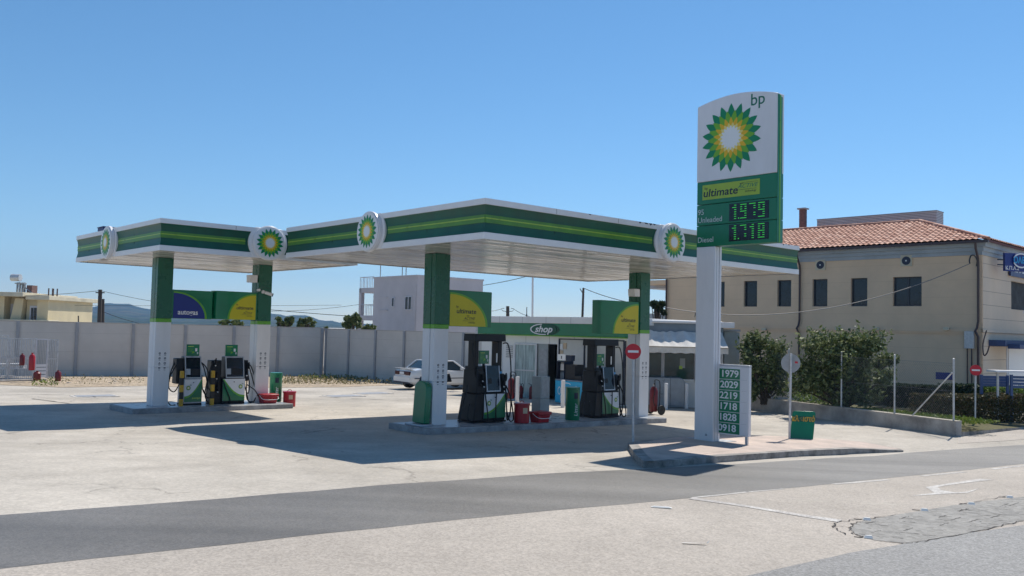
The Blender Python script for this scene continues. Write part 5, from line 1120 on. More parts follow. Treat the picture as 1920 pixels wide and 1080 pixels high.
# facade on the right side
mb=MB(); FX=lambda px: FB.onY(px,560,0)[0]; fz=lambda py,px=1900: FB.onY(px,py,0)[1]
xa=FX(1896); Mb=PM((0,0,0),FRONT)
xd=FX(1888)
mb.prism([(0.001,gb),(xa,gb),(xa,fz(560)),(xa,zc),(0.001,zc)],-.24,0,'beige_light',Mb); 
mb.prism([(xa,fz(581)),(WX,fz(581)),(WX,fz(640)),(xa,fz(640))][::-1] if 0 else [(xa,3.2),(WX,3.2),(WX,fz(580)),(xa,fz(580))],-.24,0,'beige_light',Mb); mb.prism([(xa,fz(527)),(WX,fz(527)),(WX,zc),(xa,zc)],-.24,0,'beige_light',Mb); mb.prism([(xa,gb),(WX,gb),(WX,3.2),(xa,3.2)],-.24,-.002,'beige_light',Mb); mb.build('front_wall',t)
mb=MB(); mb.prism([(xa-.02,fz(580)),(WX,fz(580)),(WX,fz(527)),(xa-.02,fz(527))],-.26,-.18,'dark_inside',Mb); w_=mb.build('window',t)
mb=MB(); mb.box(-.08,WX,-.08,.0,3.0,3.14,'beige_light'); mb.box(-.08,0,-.08,YL,3.0,3.14,'beige_wall'); mb.box(-.05,0,-.05,YL,2.92,3.0,'beige_wall'); mb.build('string_course',t)
# door with white panel, blue awning over it
mb=MB(); xq=FX(1889); mb.prism([(xq,gb),(xq+2.5,gb),(xq+2.5,fz(648)),(xq,fz(648))],0.003,.05,'letter_white',Mb); mb.build('white_door_panel',t)
mb=MB(); mb.box(FX(1853),WX-2,-.7,-.0,fz(649,1880),fz(638,1880),'awning_blue'); mb.box(FX(1853)+.3,WX-2,-1.2,-.7,fz(653,1880),fz(645,1880),'awning_blue'); mb.build('blue_awning',t,bev=.02)
mb=MB(); mb.cyl((FX(1872),-.35,gb),(FX(1872),-.35,fz(650,1872)),.035,'white_paint'); mb.build('awning_post',t)
# cornice
mb=MB()
for k,(o_,z0_,z1_c) in enumerate(((.06,zc-.55,zc-.38),(.14,zc-.38,zc-.2),(.26,zc-.2,zc))):
    mb.box(-o_,WX+.1,-o_,0-.0,z0_,z1_c,'cornice'); mb.box(-o_,0-.0,0,YL+.1,z0_,z1_c,'cornice')
mb.build('cornice',t)
# tiled hip roof
E=.45; PKs=4.3+E; zpk=FB.onX(1717.5,415,PKs-E)[1]; rise=zpk-zc-.1; print('peak',zpk,FB.w(PKs-E,PKs-E))
def tiles(L,along,per=.26,row=.36):
    vs=[];fs=[]; sl=math.hypot(PKs,rise); nr=int(sl/row); nc=int(L/per*6)
    for j in range(nr):
        for e in (0,1):
            s=(j+e)/nr*PKs
            for i in range(nc+1):
                y=i/nc*L; yc=max(s,y) if along=='y' else min(max(s,y),L-s)
                zz=zc+.08+s/PKs*rise+(.035 if e==0 else 0.0)+.045*abs(sin(PI*y/per))
                vs.append((s-E,yc-E,zz) if along=='y' else (yc-E,s-E,zz))
    for j in range(nr):
        for i in range(nc):
            a=(2*j)*(nc+1)+i; b=(2*j+1)*(nc+1)+i; fs.append((a,a+1,b+1,b) if along!='y' else (a,b,b+1,a+1))
            if j<nr-1: c_=(2*j+2)*(nc+1)+i; fs.append((b,b+1,c_+1,c_) if along!='y' else (b,c_,c_+1,b+1))
    return vs,fs
mb=MB(); v_,f_=tiles(YL+2*E,'y'); mb.add(v_,f_,'roof_tiles'); v_,f_=tiles(2*PKs,'x'); mb.add(v_,f_,'roof_tiles')
mb.box(-E,-E+.06,-E,YL+E,zc-.02,zc+.08,'tile_edge'); mb.box(-E+.06,WX+E,-E,-E+.06,zc-.02,zc+.08,'tile_edge'); mb.box(-E+.07,0,-E+.07,YL,zc+.001,zc+.04,'cornice'); mb.box(0,WX,-E+.07,0,zc+.001,zc+.04,'cornice')
mb.add([(PKs-E,PKs-E,zpk-.1),(PKs-E,YL+E,zpk-.1),(2*PKs-E,YL+E,zc),(2*PKs-E,-E,zc)],[(0,3,2,1)],'roof_tiles')
mb.tube([(-E,-E,zc+.12),(PKs-E,PKs-E,zpk+.03)],.09,'roof_tiles',seg=8); mb.tube([(PKs-E,PKs-E,zpk+.02),(PKs-E,YL+E,zpk+.02)],.09,'roof_tiles',seg=8); mb.tube([(2*PKs-E,-E,zc+.12),(PKs-E,PKs-E,zpk+.03)],.09,'roof_tiles',seg=8)
rf=mb.build('roof',t,ang=60)
yc1,_=FB.onX(1495.5,420,6.2); yc2,_=FB.onX(1511,420,6.2); zch=FB.onX(1503,390,6.2)[1]
mb=MB(); ym=(yc1+yc2)/2; mb.box(6.2,6.5,ym-.17,ym+.17,zc,zch-.1,'brick_red'); mb.box(6.1,6.6,ym-.26,ym+.26,zch-.08,zch,'post_grey'); mb.box(6.22,6.48,ym-.15,ym+.15,zch-.1,zch-.08,'brick_red'); mb.build('chimney',rf)
XLV=6.6; yl1=FB.onX(1532,410,XLV)[0]; yl2_=FB.onX(1756,400,XLV)[0]; zl=FB.onX(1756,395.5,XLV)[1]; mb=MB(); mb.box(XLV,XLV+1.0,yl2_,yl1,zc+.3,zl,'louvre_lines'); mb.box(XLV-.02,XLV+1.02,yl2_-.02,yl1+.02,zl,zl+.05,'louvre_grey'); mb.build('roof_louvre',t)
q=FB.onX(1775,430,XLV+1.5)
# gutters and downpipes
mb=MB(); mb.box(-E-.10,-E-.005,-E,YL+E,zc-.05,zc+.06,'brown_pipe'); mb.build('gutter',t)
for px in (1836,1501,1251):
    y=BY(px); mb=MB(); mb.tube([(-E-.05,y,zc-.02),(-E+.02,y,zc-.3),(-.14,y,zc-.72),(-.12,y,zc-1),(-.12,y,3.5),(-.12,y+.05,3.2),(-.22,y+.1,3.05),(-.15,y,2.8),(-.12,y,gb)],.055,'brown_pipe',seg=8); mb.build('downpipe',t)
for px,py in ((1539,497),(1700,489)):
    y,z=FB.onX(px,py,0); s=.26; mb=MB(); M=PM((0,y,z),LEFTF); mb.box(-s,s,-s,s,.002,.06,'cream_slab',M); mb.prism(disc(s*.78,24),.06,.07,'ink',M);  mb.prism(disc(s*.14,12),.078,.085,'letter_white',M); mb.build('extractor_vent',t)
for px,py in ((1433,618),(1571,617),(1645,617),(1775,617)):
    y,z=FB.onX(px,py,-.15); mb=MB(); mb.box(-.22,-.0,y-.07,y+.07,z-.04,z+.05,'steel_post'); mb.box(-.26,-.22,y-.12,y+.12,z-.05,z+.08,'cream_slab'); mb.build('wall_lamp',t,bev=.01)
y,z=FB.onX(1819,636,0); mb=MB(); mb.box(-.16,0,y-.2,y+.2,z-.42,z+.35,'galv'); mb.build('meter_box',t,bev=.01)
for yy in (y+.1,y-.08): mb=MB(); mb.cyl((-.05,yy,gb),(-.05,yy,z-.42),.025,'brown_pipe',seg=6); mb.build('conduit',t)
mb=MB(); q=FB.onX(1811,540,0)[0]; mb.tube([(-.14,q-1.0,2.4),(-.25,q-.95,2.1),(-.2,q-.8,2.0),(-.14,q-.75,2.5),(-.14,q-.9,3.1)],.03,'brown_pipe',smooth=3); mb.build('service_cable',t)
# plaque, left porch post
y,z=FB.onX(1770,705,0); mb=MB(); mb.box(-.03,0,y-.45,y+.35,z-.16,z+.16,'greek_blue'); mb.build('blue_plaque',t)
y,z=FB.onX(1303,591,0); mb=MB(); mb.text('R',.35,'ink',PM((-.006,y-.05,z),LEFTF),.004,shear=.2); mb.build('wall_lettering',t)
mb=MB(); z=FB.onX(1240,531,0)[1]; mb.box(1,3.5,YL,YL+2.2,z-.25,z,'roof_metal'); mb.box(.2,2.5,YL,YL+1.7,z-.05,z+.2,'beige_wall'); mb.build('side_balcony',t)
mb=MB(); z=FB.onX(1230,587,0)[1]; mb.box(1,3,YL,YL+2.8,gb,z,'cornice'); mb.build('side_block',t)
# blue projecting sign boards
def proj(px0,px1,py0,py1,yoff):
    pass
x_=FX(1862); z1s=FB.onY(1862,474,-.1)[1]; z0s=FB.onY(1862,508,-.1)[1]
u0=FX(1860); u1=FX(1914)
ts=thing('wall_sign','dark blue projecting sign with a ringed oval and pale blue Greek letters','sign',tuple(FB.w(u0,-.5))[:2]+(0,),BR-R(28))
k_=1/1642*39; wS=56*k_; hS=z1s-z0s
mb=MB(); mb.box(0,wS*1.05,-.06,.06,z0s,z1s,'greek_blue'); bo=mb.build('board',ts,bev=.01); M=PM((0,-.062,z0s),FRONT); mb=MB()
ocx,ocz=wS*.66,hS*.60; arcw=wS*.36; arch=hS*.40
mb.prism([(ocx+arcw*cos(2*PI*q/36),ocz+arch*1.12*sin(2*PI*q/36)) for q in range(36)],.001,.05,'greek_blue',M)
for s_ in (1,-1):
    A_=[(ocx+arcw*.98*cos(R(20+q*7)),ocz+s_*(arch*1.04*sin(R(20+q*7)))) for q in range(21)]; B_=[(ocx+arcw*.86*cos(R(18+q*7.2)),ocz+s_*(arch*.84*sin(R(18+q*7.2)))) for q in range(21)]
    mb.prism((A_+B_[::-1]) if s_>0 else (A_+B_[::-1])[::-1],.05,.06,'letter_white',M)
mb.text('ΟΑΕΔ',.40,'cyan_letter',M@Matrix.Translation((ocx,ocz,.06)),.01,bold=.012,sx=.82); mb.text('Κ.Π.Α.2',.23,'letter_white',M@Matrix.Translation((wS*.30,hS*.16,.012)),.004,bold=.004,sx=1.05); mb.build('sign_lettering',bo)
mb=MB(); mb.box(-.35,0,-.03,.03,z1s-.35,z1s-.3,'ink'); mb.box(-.35,0,-.03,.03,z0s+.25,z0s+.3,'ink'); mb.build('bracket',ts)
ts2=thing('facade_sign','second blue sign board with white Greek letters half hidden behind the ringed oval sign','sign',tuple(FB.w(FX(1890),-.03))[:2]+(0,),BR)
mb=MB(); mb.box(0,4,-.1,-.02,fz(519,1900),fz(493,1900),'navy'); bo=mb.build('board',ts2); mb=MB(); mb.text('ΚΠΑ2',.55,'letter_white',PM((.55,-.104,(fz(519,1900)+fz(493,1900))/2+.05),FRONT),.006,bold=.01,sx=1.1,align='LEFT'); mb.build('sign_lettering',bo)
# flag
tf=thing('flag','blue and white striped flag hanging at the right edge of the photo','flag',tuple(FB.w(FX(1903),-.9))[:2]+(0,),BR-R(20)); zf=FB.onY(1910,560,-.9)[1]
mb=MB(); mb.tube([(-.1,.6,zf-.6),(.8,-.4,zf+1.9)],.025,'letter_white'); mb.build('flag_pole',tf); mb=MB(); vs=[];fs=[];ms=[]
NU,NV=18,18
for i in range(NU+1):
    for j in range(NV+1):
        u=i/NU; v=j/NV; x=.0+u*1.5*(.25+.75*v); z=zf-.3+v*1.9-(1-v)*.1-u*.5*(1-v); vs.append((x+.05*v,-.4+.12*sin(u*9+v*3),z))
for m_,cnd in (('letter_white',1),('greek_blue',0)):
    fs=[]
    for i in range(NU):
        for j in range(NV):
            if ((j//2)%2)==cnd: q=i*(NV+1)+j; fs.append((q,q+NV+1,q+NV+2,q+1))
    mb.add(vs,fs,m_)
mb.build('flag_cloth',tf)
# cable to the corner with hook
pc=FB.w(-.5,BY(1826),0); zc_=FB.onX(1826,494,-.5)[1]; a=Vector((pc.x,pc.y,zc_)); b=D(1250,577,41)
lab='long overhead service cable sagging across the wall of the beige building'
mb=MB(); mb.tube([a.lerp(b,k/24)-Vector((0,0,1.1*4*(k/24)*(1-k/24))) for k in range(25)],.02,'pale_wire',seg=5); mb.tube([a,a+Vector((-.02,0,.15)),a+Vector((.05,0,.35)),a+Vector((.2,0,.36)),a+Vector((.32,0,.15)),a+Vector((.34,.1,-.1))],.03,'wire',smooth=4); mb.build('service_cable',label=lab,cat='cable')
# blue slatted fence / benches by the building
a=G(1838,742); 
for i,(px0,px1,py0,py1,dd,lab) in enumerate(((1838,1890,704,724,31,'blue slatted fence panel behind the hedge, left piece'),(1894,1960,704,728,30.5,'blue slatted fence panel behind the hedge, right piece'))):
    p0=D(px0,py0,dd); p1=D(px1,py0,dd); z0_=D(px0,py1,dd).z; w_=p1.x-p0.x; t_=thing('slatted_fence',lab,'fence',(p0.x,p0.y,0),R(-2),'blue slatted fence panels'); mb=MB()
    for k in range(4): z=z0_+(p0.z-z0_)*(k+.5)/4; mb.box(.05,w_-.05,-.02,.02,z-.045,z+.045,'blue_paint')
    mb.build('slat_panel',t_); 
    for xx in (0,w_-.08): mb=MB(); mb.box(xx,xx+.08,-.04,.04,gz(p0.x,p0.y),p0.z+.03,'blue_paint'); mb.build('post',t_)
p0=D(1858,697,30.2); p1=D(1945,700,30.2); mb=MB(); mb.box(0,p1.x-p0.x,-.3,.3,0,.06,'white_panel'); 
for xx in (.2,2.0): mb.box(xx,xx+.06,-.03,.03,gz(p0.x,p0.y)-p0.z,0,'galv')
mb.build('white_table',loc=(p0.x,p0.y,p0.z),label='white flat topped table standing behind the blue slatted fence',cat='table')

# ============================================================ RETAINING WALL, WIRE FENCE, PLANTS
A=G(1406.5,768.5); B=G(1792.5,819); L=math.dist(A[:2],B[:2]); rw=math.atan2(B.y-A.y,B.x-A.x); FW=Frame(A.x,A.y,rw)
zA=FW.onY(1407,746,0)[1]; zB_=FW.onY(1792,790,0)[1]
t=thing('retaining_wall','low weathered concrete wall carrying the wire fence at the right','wall',(A.x,A.y,0),rw)
mb=MB(); mb.add([(x,y,z) for x,zt_ in ((-3,zA+.02),(L,zB_)) for y in (0,.22) for z in (-.5,zt_)],[(0,1,3,2),(4,6,7,5),(0,4,5,1),(2,3,7,6),(0,2,6,4),(1,5,7,3)],'wall_concrete'); mb.build('wall_body',t,bev=.012)
mb=MB(); mb.add([(x,y,z) for x,zt_ in ((-3,zA+.02),(L+.01,zB_)) for y in (-.004,.225) for z in (zt_-.015,zt_+.012)],[(0,1,3,2),(4,6,7,5),(0,4,5,1),(2,3,7,6),(0,2,6,4),(1,5,7,3)],'yard'); mb.build('coping',t)
ztop_at=lambda x: zA+(zB_-zA)*x/L
tf=thing('wire_fence','chain link wire fence on galvanised posts along the low concrete wall','fence',(A.x,A.y,0),rw)
posts=[]
for px,pyt in ((1395.5,651),(1578,661),(1677.5,667),(1788,674)):
    x,zt_=FW.onY(px,pyt,.11); posts.append((x,zt_))
xm=(posts[0][0]+posts[1][0])/2; posts.insert(1,(xm,(posts[0][1]+posts[1][1])/2))
for x,z in posts: mb=MB(); mb.cyl((x,.11,ztop_at(x)-.05),(x,.11,z),.028,'galv',seg=10); mb.lathe([(.032,0),(.032,.03),(.0,.04)],'galv',(x,.11,z),seg=10); mb.build('post',tf)
for (pa,ya_,pb,yb_) in ((1397,668,1450,749),(1785,699,1710,774)):
    xa_,za_=FW.onY(pa,ya_,.11); xb_,_=FW.onY(pb,yb_,.11); mb=MB(); mb.cyl((xa_,.11,za_),(xb_,.11,ztop_at(xb_)),.024,'galv',seg=8); mb.build('brace',tf)
mb=MB(); xs0,xs1=posts[0][0],posts[-1][0]; zt0=posts[0][1]-.15; zt1_=posts[-1][1]-.12; vs=[];fs=[]
st=.085; topz=lambda x: zt0+(zt1_-zt0)*(x-xs0)/(xs1-xs0)
def wseg(xa_,za_,xb_,zb__,r=.0022):
    k=len(vs); 
    for x,z in ((xa_,za_),(xb_,zb__)): vs.extend([(x-r,.11,z-r),(x+r,.11,z-r*.2),(x,.11+r,z+r)])
    fs.extend([(k,k+1,k+4,k+3),(k+1,k+2,k+5,k+4),(k+2,k,k+3,k+5)])
x=xs0-2
while x<xs1+2:
    for s in (1,-1):
        H_=topz(x)-ztop_at(x)-.03; xa_=x; za_=ztop_at(x)+.03; xb_=x+s*H_; zb__=za_+H_
        # clip to the fence span
        if xa_<xs0: d_=xs0-xa_; xa_=xs0; za_+=d_ if s>0 else 0
        if xa_>xs1: d_=xa_-xs1; xa_=xs1; za_+=d_ if s<0 else 0
        if xb_>xs1: zb__-=xb_-xs1; xb_=xs1
        if xb_<xs0: zb__-=xs0-xb_; xb_=xs0
        if abs(xa_-xb_)>.05 and zb__>za_: wseg(xa_,za_,xb_,zb__)
    x+=st
mb.add(vs,fs,'fence_wire')
for fr_ in (.0,.5,1): mb.tube([(xs0,.11,ztop_at(xs0)+.05+(topz(xs0)-ztop_at(xs0)-.05)*fr_),(xs1,.11,ztop_at(xs1)+.05+(topz(xs1)-ztop_at(xs1)-.05)*fr_)],.005,'fence_wire',seg=4)
mb.build('wire_mesh',tf,ang=180)
# raised soil and grass behind the wall
groundmat('soil',(.09,.08,.045),(.14,.13,.06),big=.3,speck=.3,ss=20,rough=1,patch=.5,bump=.5)
kr=G(1990,797); A0,A1=FW.w(-3,.22),FW.w(L,.22); B0,B1=FW.w(-3,9),Vector((kr.x,kr.y,0))
mb=MB(); vs=[];fs=[]
for i in range(25):
    for j in range(11):
        p=A0.lerp(A1,i/24).lerp(B0.lerp(B1,i/24),j/10); vs.append((p.x,p.y,gz(p.x,p.y)+(.36-.24*(j/10)**.7)*(1-.62*(i/24)**8)))
for i in range(24):
    for j in range(10): q=i*11+j; fs.append((q,q+11,q+12,q+1))
k0=24*11; e0=[vs[k0+j] for j in range(11)]
mb.add(vs,fs,'soil'); mb.add(e0+[(x,y,z-.6) for x,y,z in e0],[(j,j+1,12+j,11+j) for j in range(10)],'kerb_concrete'); o_=mb.build('planting_bed',kind='structure')
if o_.data.polygons[0].normal.z<0: o_.data.flip_normals()
def gr(x0,x1,y0,y1,h=.12):
    def f():
        x=random.uniform(x0,x1); y=random.uniform(y0,y1); p=FW.w(x,y); return Vector((p.x,p.y,gz(p.x,p.y)+.36+random.random()*h))
    return f
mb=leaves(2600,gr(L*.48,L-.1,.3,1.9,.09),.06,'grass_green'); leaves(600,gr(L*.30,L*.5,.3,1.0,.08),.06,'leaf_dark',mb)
tag(mb.build('lawn_grass'),'bright sunlit grass strip behind the low concrete wall','grass',kind='stuff')
x_,_=FW.onY(1518,750,.7); mb=leaves(420,gr(x_-.9,x_+.9,.4,1.1,.5),.07,'leaf_lime'); o_=mb.build('weeds'); tag(o_,'bright green weeds just behind the low wall above the leaning closed board','plant',kind='stuff')
def bush(name,label,px0,px1,pyt,pyb,depth,n,leaf,size,clumps,stems=6,group=None,seed=1):
    random.seed(seed); c_=D((px0+px1)/2,(pyt+pyb)/2,depth); k=depth/F; hw=(px1-px0)*k/2; hh=(pyb-pyt)*k/2; g=gz(c_.x,c_.y)+.3
    t=thing(name,label,'bush',(c_.x,c_.y,g),0,group); cl=[]; mb=MB(); zc_=c_.z-g
    clumps=[(u+random.uniform(-.16,.16),v+random.uniform(-.2,.2),s*random.uniform(.5,.75)) for (u,v,s) in clumps for _q in (0,1)]
    for (u,v,s) in clumps:
        x=u*hw; z=zc_+v*hh; y=random.uniform(-.4,.4)*hw; cl.append((x,y,z,hw*s,hw*s*.9,hh*s)); mb.tube([(random.uniform(-.15,.15),0,0),(x*.3,y*.3,z*.4),(x*.8,y*.8,z*.85),(x*1.05,y,z+hh*s*.6)],[.05,.04,.022,.008],'bark',seg=5,smooth=2)
    mb.build('stems',t)
    mb=MB()
    # leafy twigs pushing past the outline
    for i in range(n//11):
        b_=random.choice(cl); d_=Vector((random.gauss(0,1),random.gauss(0,1),random.gauss(.25,1))).normalized(); o_=Vector(b_[:3]); s0=o_+Vector((d_.x*b_[3],d_.y*b_[4],d_.z*b_[5]))*.55; e_=o_+Vector((d_.x*b_[3],d_.y*b_[4],d_.z*b_[5]))*random.uniform(.9,1.7)+Vector((0,0,random.uniform(0,.3)))
        for q in range(12):
            p=s0.lerp(e_,q/11)+Vector((random.gauss(0,.04),random.gauss(0,.04),random.gauss(0,.04))); leaves(1,lambda: p,size,leaf,mb)
    leaves(int(n*.3),blob(cl),size,leaf,mb); mb.build('foliage',t); return t
bush('bush','broad leafy bush behind the wire fence left of the grey round sign',1388,1480,632,742,34.5,5200,'leaf_bush',.075,[(-.6,.5,.5),(-.1,.55,.5),(.45,.4,.55),(-.5,-.1,.55),(.2,-.1,.6),(.7,-.3,.45),(-.1,-.6,.5),(-.5,-.8,.4),(.5,-.85,.4)],group='bushes behind the wire fence',seed=3)
bush('bush','largest leafy bush behind the wire fence, in front of the beige wall',1492,1668,612,745,31.5,11500,'leaf_bush',.075,[(-.55,.25,.45),(-.15,.35,.45),(.25,.6,.42),(.55,.35,.42),(-.75,-.15,.38),(-.3,-.15,.5),(.2,.0,.5),(.6,-.1,.45),(0,-.55,.5),(.35,-.6,.45),(-.5,-.6,.4),(.85,-.35,.25),(-.8,-.8,.35),(-.2,-.9,.4),(.5,-.9,.4),(.95,.1,.2)],group='bushes behind the wire fence',seed=5)
def hedge(name,label,pts_w,w_,z0,z1,leaf,n,size):
    p0,p1=pts_w; L_=math.dist(p0[:2],p1[:2]); r_=math.atan2(p1.y-p0.y,p1.x-p0.x); t=thing(name,label,'hedge',(p0.x,p0.y,0),r_)
    mb=MB(); 
    for i in range(int(L_/.35)): mb.tube([(i*.35+.1,w_/2,z0),(i*.35+random.uniform(0,.2),w_/2+random.uniform(-.1,.1),z0+.4),(i*.35,w_/2,z1-.15)],.015,'bark',seg=4)
    mb.build('stems',t)
    def f():
        x=random.uniform(-.03,L_); y=random.uniform(0,w_); z=random.uniform(z0,z1)
        q=random.random()
        if q<.4: y=abs(random.gauss(0,.05))
        elif q<.65: z=z1-abs(random.gauss(0,.05))
        elif q<.72: x=abs(random.gauss(0,.05))
        b_=.06*mn.noise(Vector((x*2,z*2,0))); return Vector((x,y-b_,z+b_))
    leaves(n,f,size,leaf).build('foliage',t); return t
a=G(1776,804); a=Vector((a.x,a.y+.4,a.z)); b=G(1960,797); print('HEDGE',a,b,FW.w(L,0)); z1h=D(1790,744,a.y).z
hedge('hedge','clipped box hedge with reddish leaves on the kerb at the right edge',(a,b),1.3,a.z+.08,z1h,'leaf_hedge',15000,.045)
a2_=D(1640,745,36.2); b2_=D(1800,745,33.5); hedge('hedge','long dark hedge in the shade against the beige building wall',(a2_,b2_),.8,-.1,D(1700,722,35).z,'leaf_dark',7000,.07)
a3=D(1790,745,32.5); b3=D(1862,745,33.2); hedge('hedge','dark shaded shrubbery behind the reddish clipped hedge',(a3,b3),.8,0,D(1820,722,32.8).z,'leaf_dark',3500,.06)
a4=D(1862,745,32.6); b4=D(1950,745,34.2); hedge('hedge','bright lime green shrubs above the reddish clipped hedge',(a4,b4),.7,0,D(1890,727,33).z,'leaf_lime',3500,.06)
# kerb and lane beside the hedge
kA=ext(P2([(1796,800),(1850,802),(1920,797)]),0,20); kB=[(x_+.02,y_+.16) for x_,y_ in kA]
mb=MB(); vs=[]; 
for (x_,y_),(x2_,y2_) in zip(kA,kB): g=gz(x_,y_); vs+=[(x_,y_,g-.1),(x_,y_,g+.12),(x2_,y2_+.02,g+.12),(x2_,y2_+.02,g-.1)]
fs=[]; 
for i in range(len(kA)-1): q=4*i; fs+=[(q,q+4,q+5,q+1),(q+1,q+5,q+6,q+2),(q+2,q+6,q+7,q+3)]
fs.append((0,1,2,3)); mb.add(vs,fs,'kerb_concrete'); o_=mb.build('kerb',kind='structure')
sheet(ext(P2([(1796,812),(1860,806),(1920,803)]),0,40),ext(P2([(1796,832),(1860,829),(1920,824)]),0,40),'old_asphalt',.006,'side_road',n=20,k=4,kind='structure')

# ============================================================ WIRE CAGE with gas bottles at the left
A=G(-60,716); B=G(104,713); L=B.x-A.x; t=thing('wire_cage','grey wire mesh cage with a slatted gate at the left photo edge','cage',(A.x,A.y,gz(A.x,A.y)),math.atan2(B.y-A.y,B.x-A.x))
kk=A.y/F; H_=(713-632)*kk; cxx=lambda px:(px+60)*kk*1.0
mb=MB(); mb.box(-.5,L+1.0,-.5,3,-.2,.06,'kerb_concrete'); mb.build('slab',t,bev=.03)
def meshpanel(x0,x1,z0,z1,y=0,step=.09,name='mesh_panel'):
    mb=MB(); n=int((x1-x0)/step)
    for i in range(n+1): x=x0+(x1-x0)*i/n; mb.box(x-.011,x+.011,y-.008,y+.008,z0,z1,'galv')
    for z in (z0,(z0+z1)/2,z1): mb.box(x0,x1,y-.018,y+.018,z-.022,z+.022,'galv')
    for x in (x0,x1): mb.box(x-.03,x+.03,y-.03,y+.03,z0,z1,'galv')
    mb.build(name,t)
meshpanel(0,cxx(8),.06,H_*1.08); meshpanel(cxx(8)+.1,cxx(58),.06,H_); meshpanel(cxx(86),cxx(105),.06,H_*.98); meshpanel(0,cxx(105),.06,H_*.98,2.0,.16)
for xx in (0,cxx(105)):
    mb=MB()
    for i in range(14): y=2*i/13; mb.box(xx-.008,xx+.008,y-.008,y+.008,.06,H_*.98,'steel_post')
    mb.box(xx-.02,xx+.02,0,2,H_*.98-.03,H_*.98,'galv'); mb.build('mesh_panel',t)
mb=MB(); x0,x1_=cxx(60),cxx(84)
for x in (x0,x1_-.05): mb.box(x,x+.05,-.06,-.01,.06,H_,'shutter_white')
mb.box(x0+.05,x1_-.05,-.06,-.01,H_-.06,H_,'shutter_white')
for k in range(4): mb.box(x0+.05,x1_-.05,-.07,-.04,.10+k*.17,.22+k*.17,'white_panel')
n=8
for i in range(1,n): x=x0+(x1_-x0)*i/n; mb.box(x-.006,x+.006,-.05,-.035,.75,H_-.06,'steel_post')
mb.build('gate',t)
for px,z,h_,r_,m,lab in ((18,.74,.55,.11,'dark_red','red gas bottle on the upper shelf of the wire cage, nearer the left edge'),(37,.53,.80,.13,'red_paint','tall red gas bottle in the middle of the wire cage'),(48,.06,.45,.16,'dark_red','red gas bottle on the floor of the wire cage left of the slatted gate'),(88,.06,.5,.13,'dark_red','dark red gas bottle on the cage floor right of the slatted gate')):
    p=Vector((A.x+cxx(px),A.y+.9,gz(A.x,A.y)+z)); mb=MB(); mb.lathe([(r_*.9,0),(r_,.04),(r_,h_*.75),(r_*.7,h_*.88),(r_*.3,h_*.92),(r_*.4,h_)],m,seg=14); mb.build('gas_bottle',loc=tuple(p),label=lab,cat='gas bottle',group='gas bottles in the wire cage')
mb=MB(); mb.box(cxx(8),cxx(56),.5,1.3,.70,.74,'galv'); mb.box(cxx(10),cxx(56),.5,1.3,.50,.53,'white_panel'); 
for px in (16,26,34,50): mb.box(cxx(px),cxx(px)+.22,.6,.9,.53,.66,'letter_white')
mb.build('shelf',t)

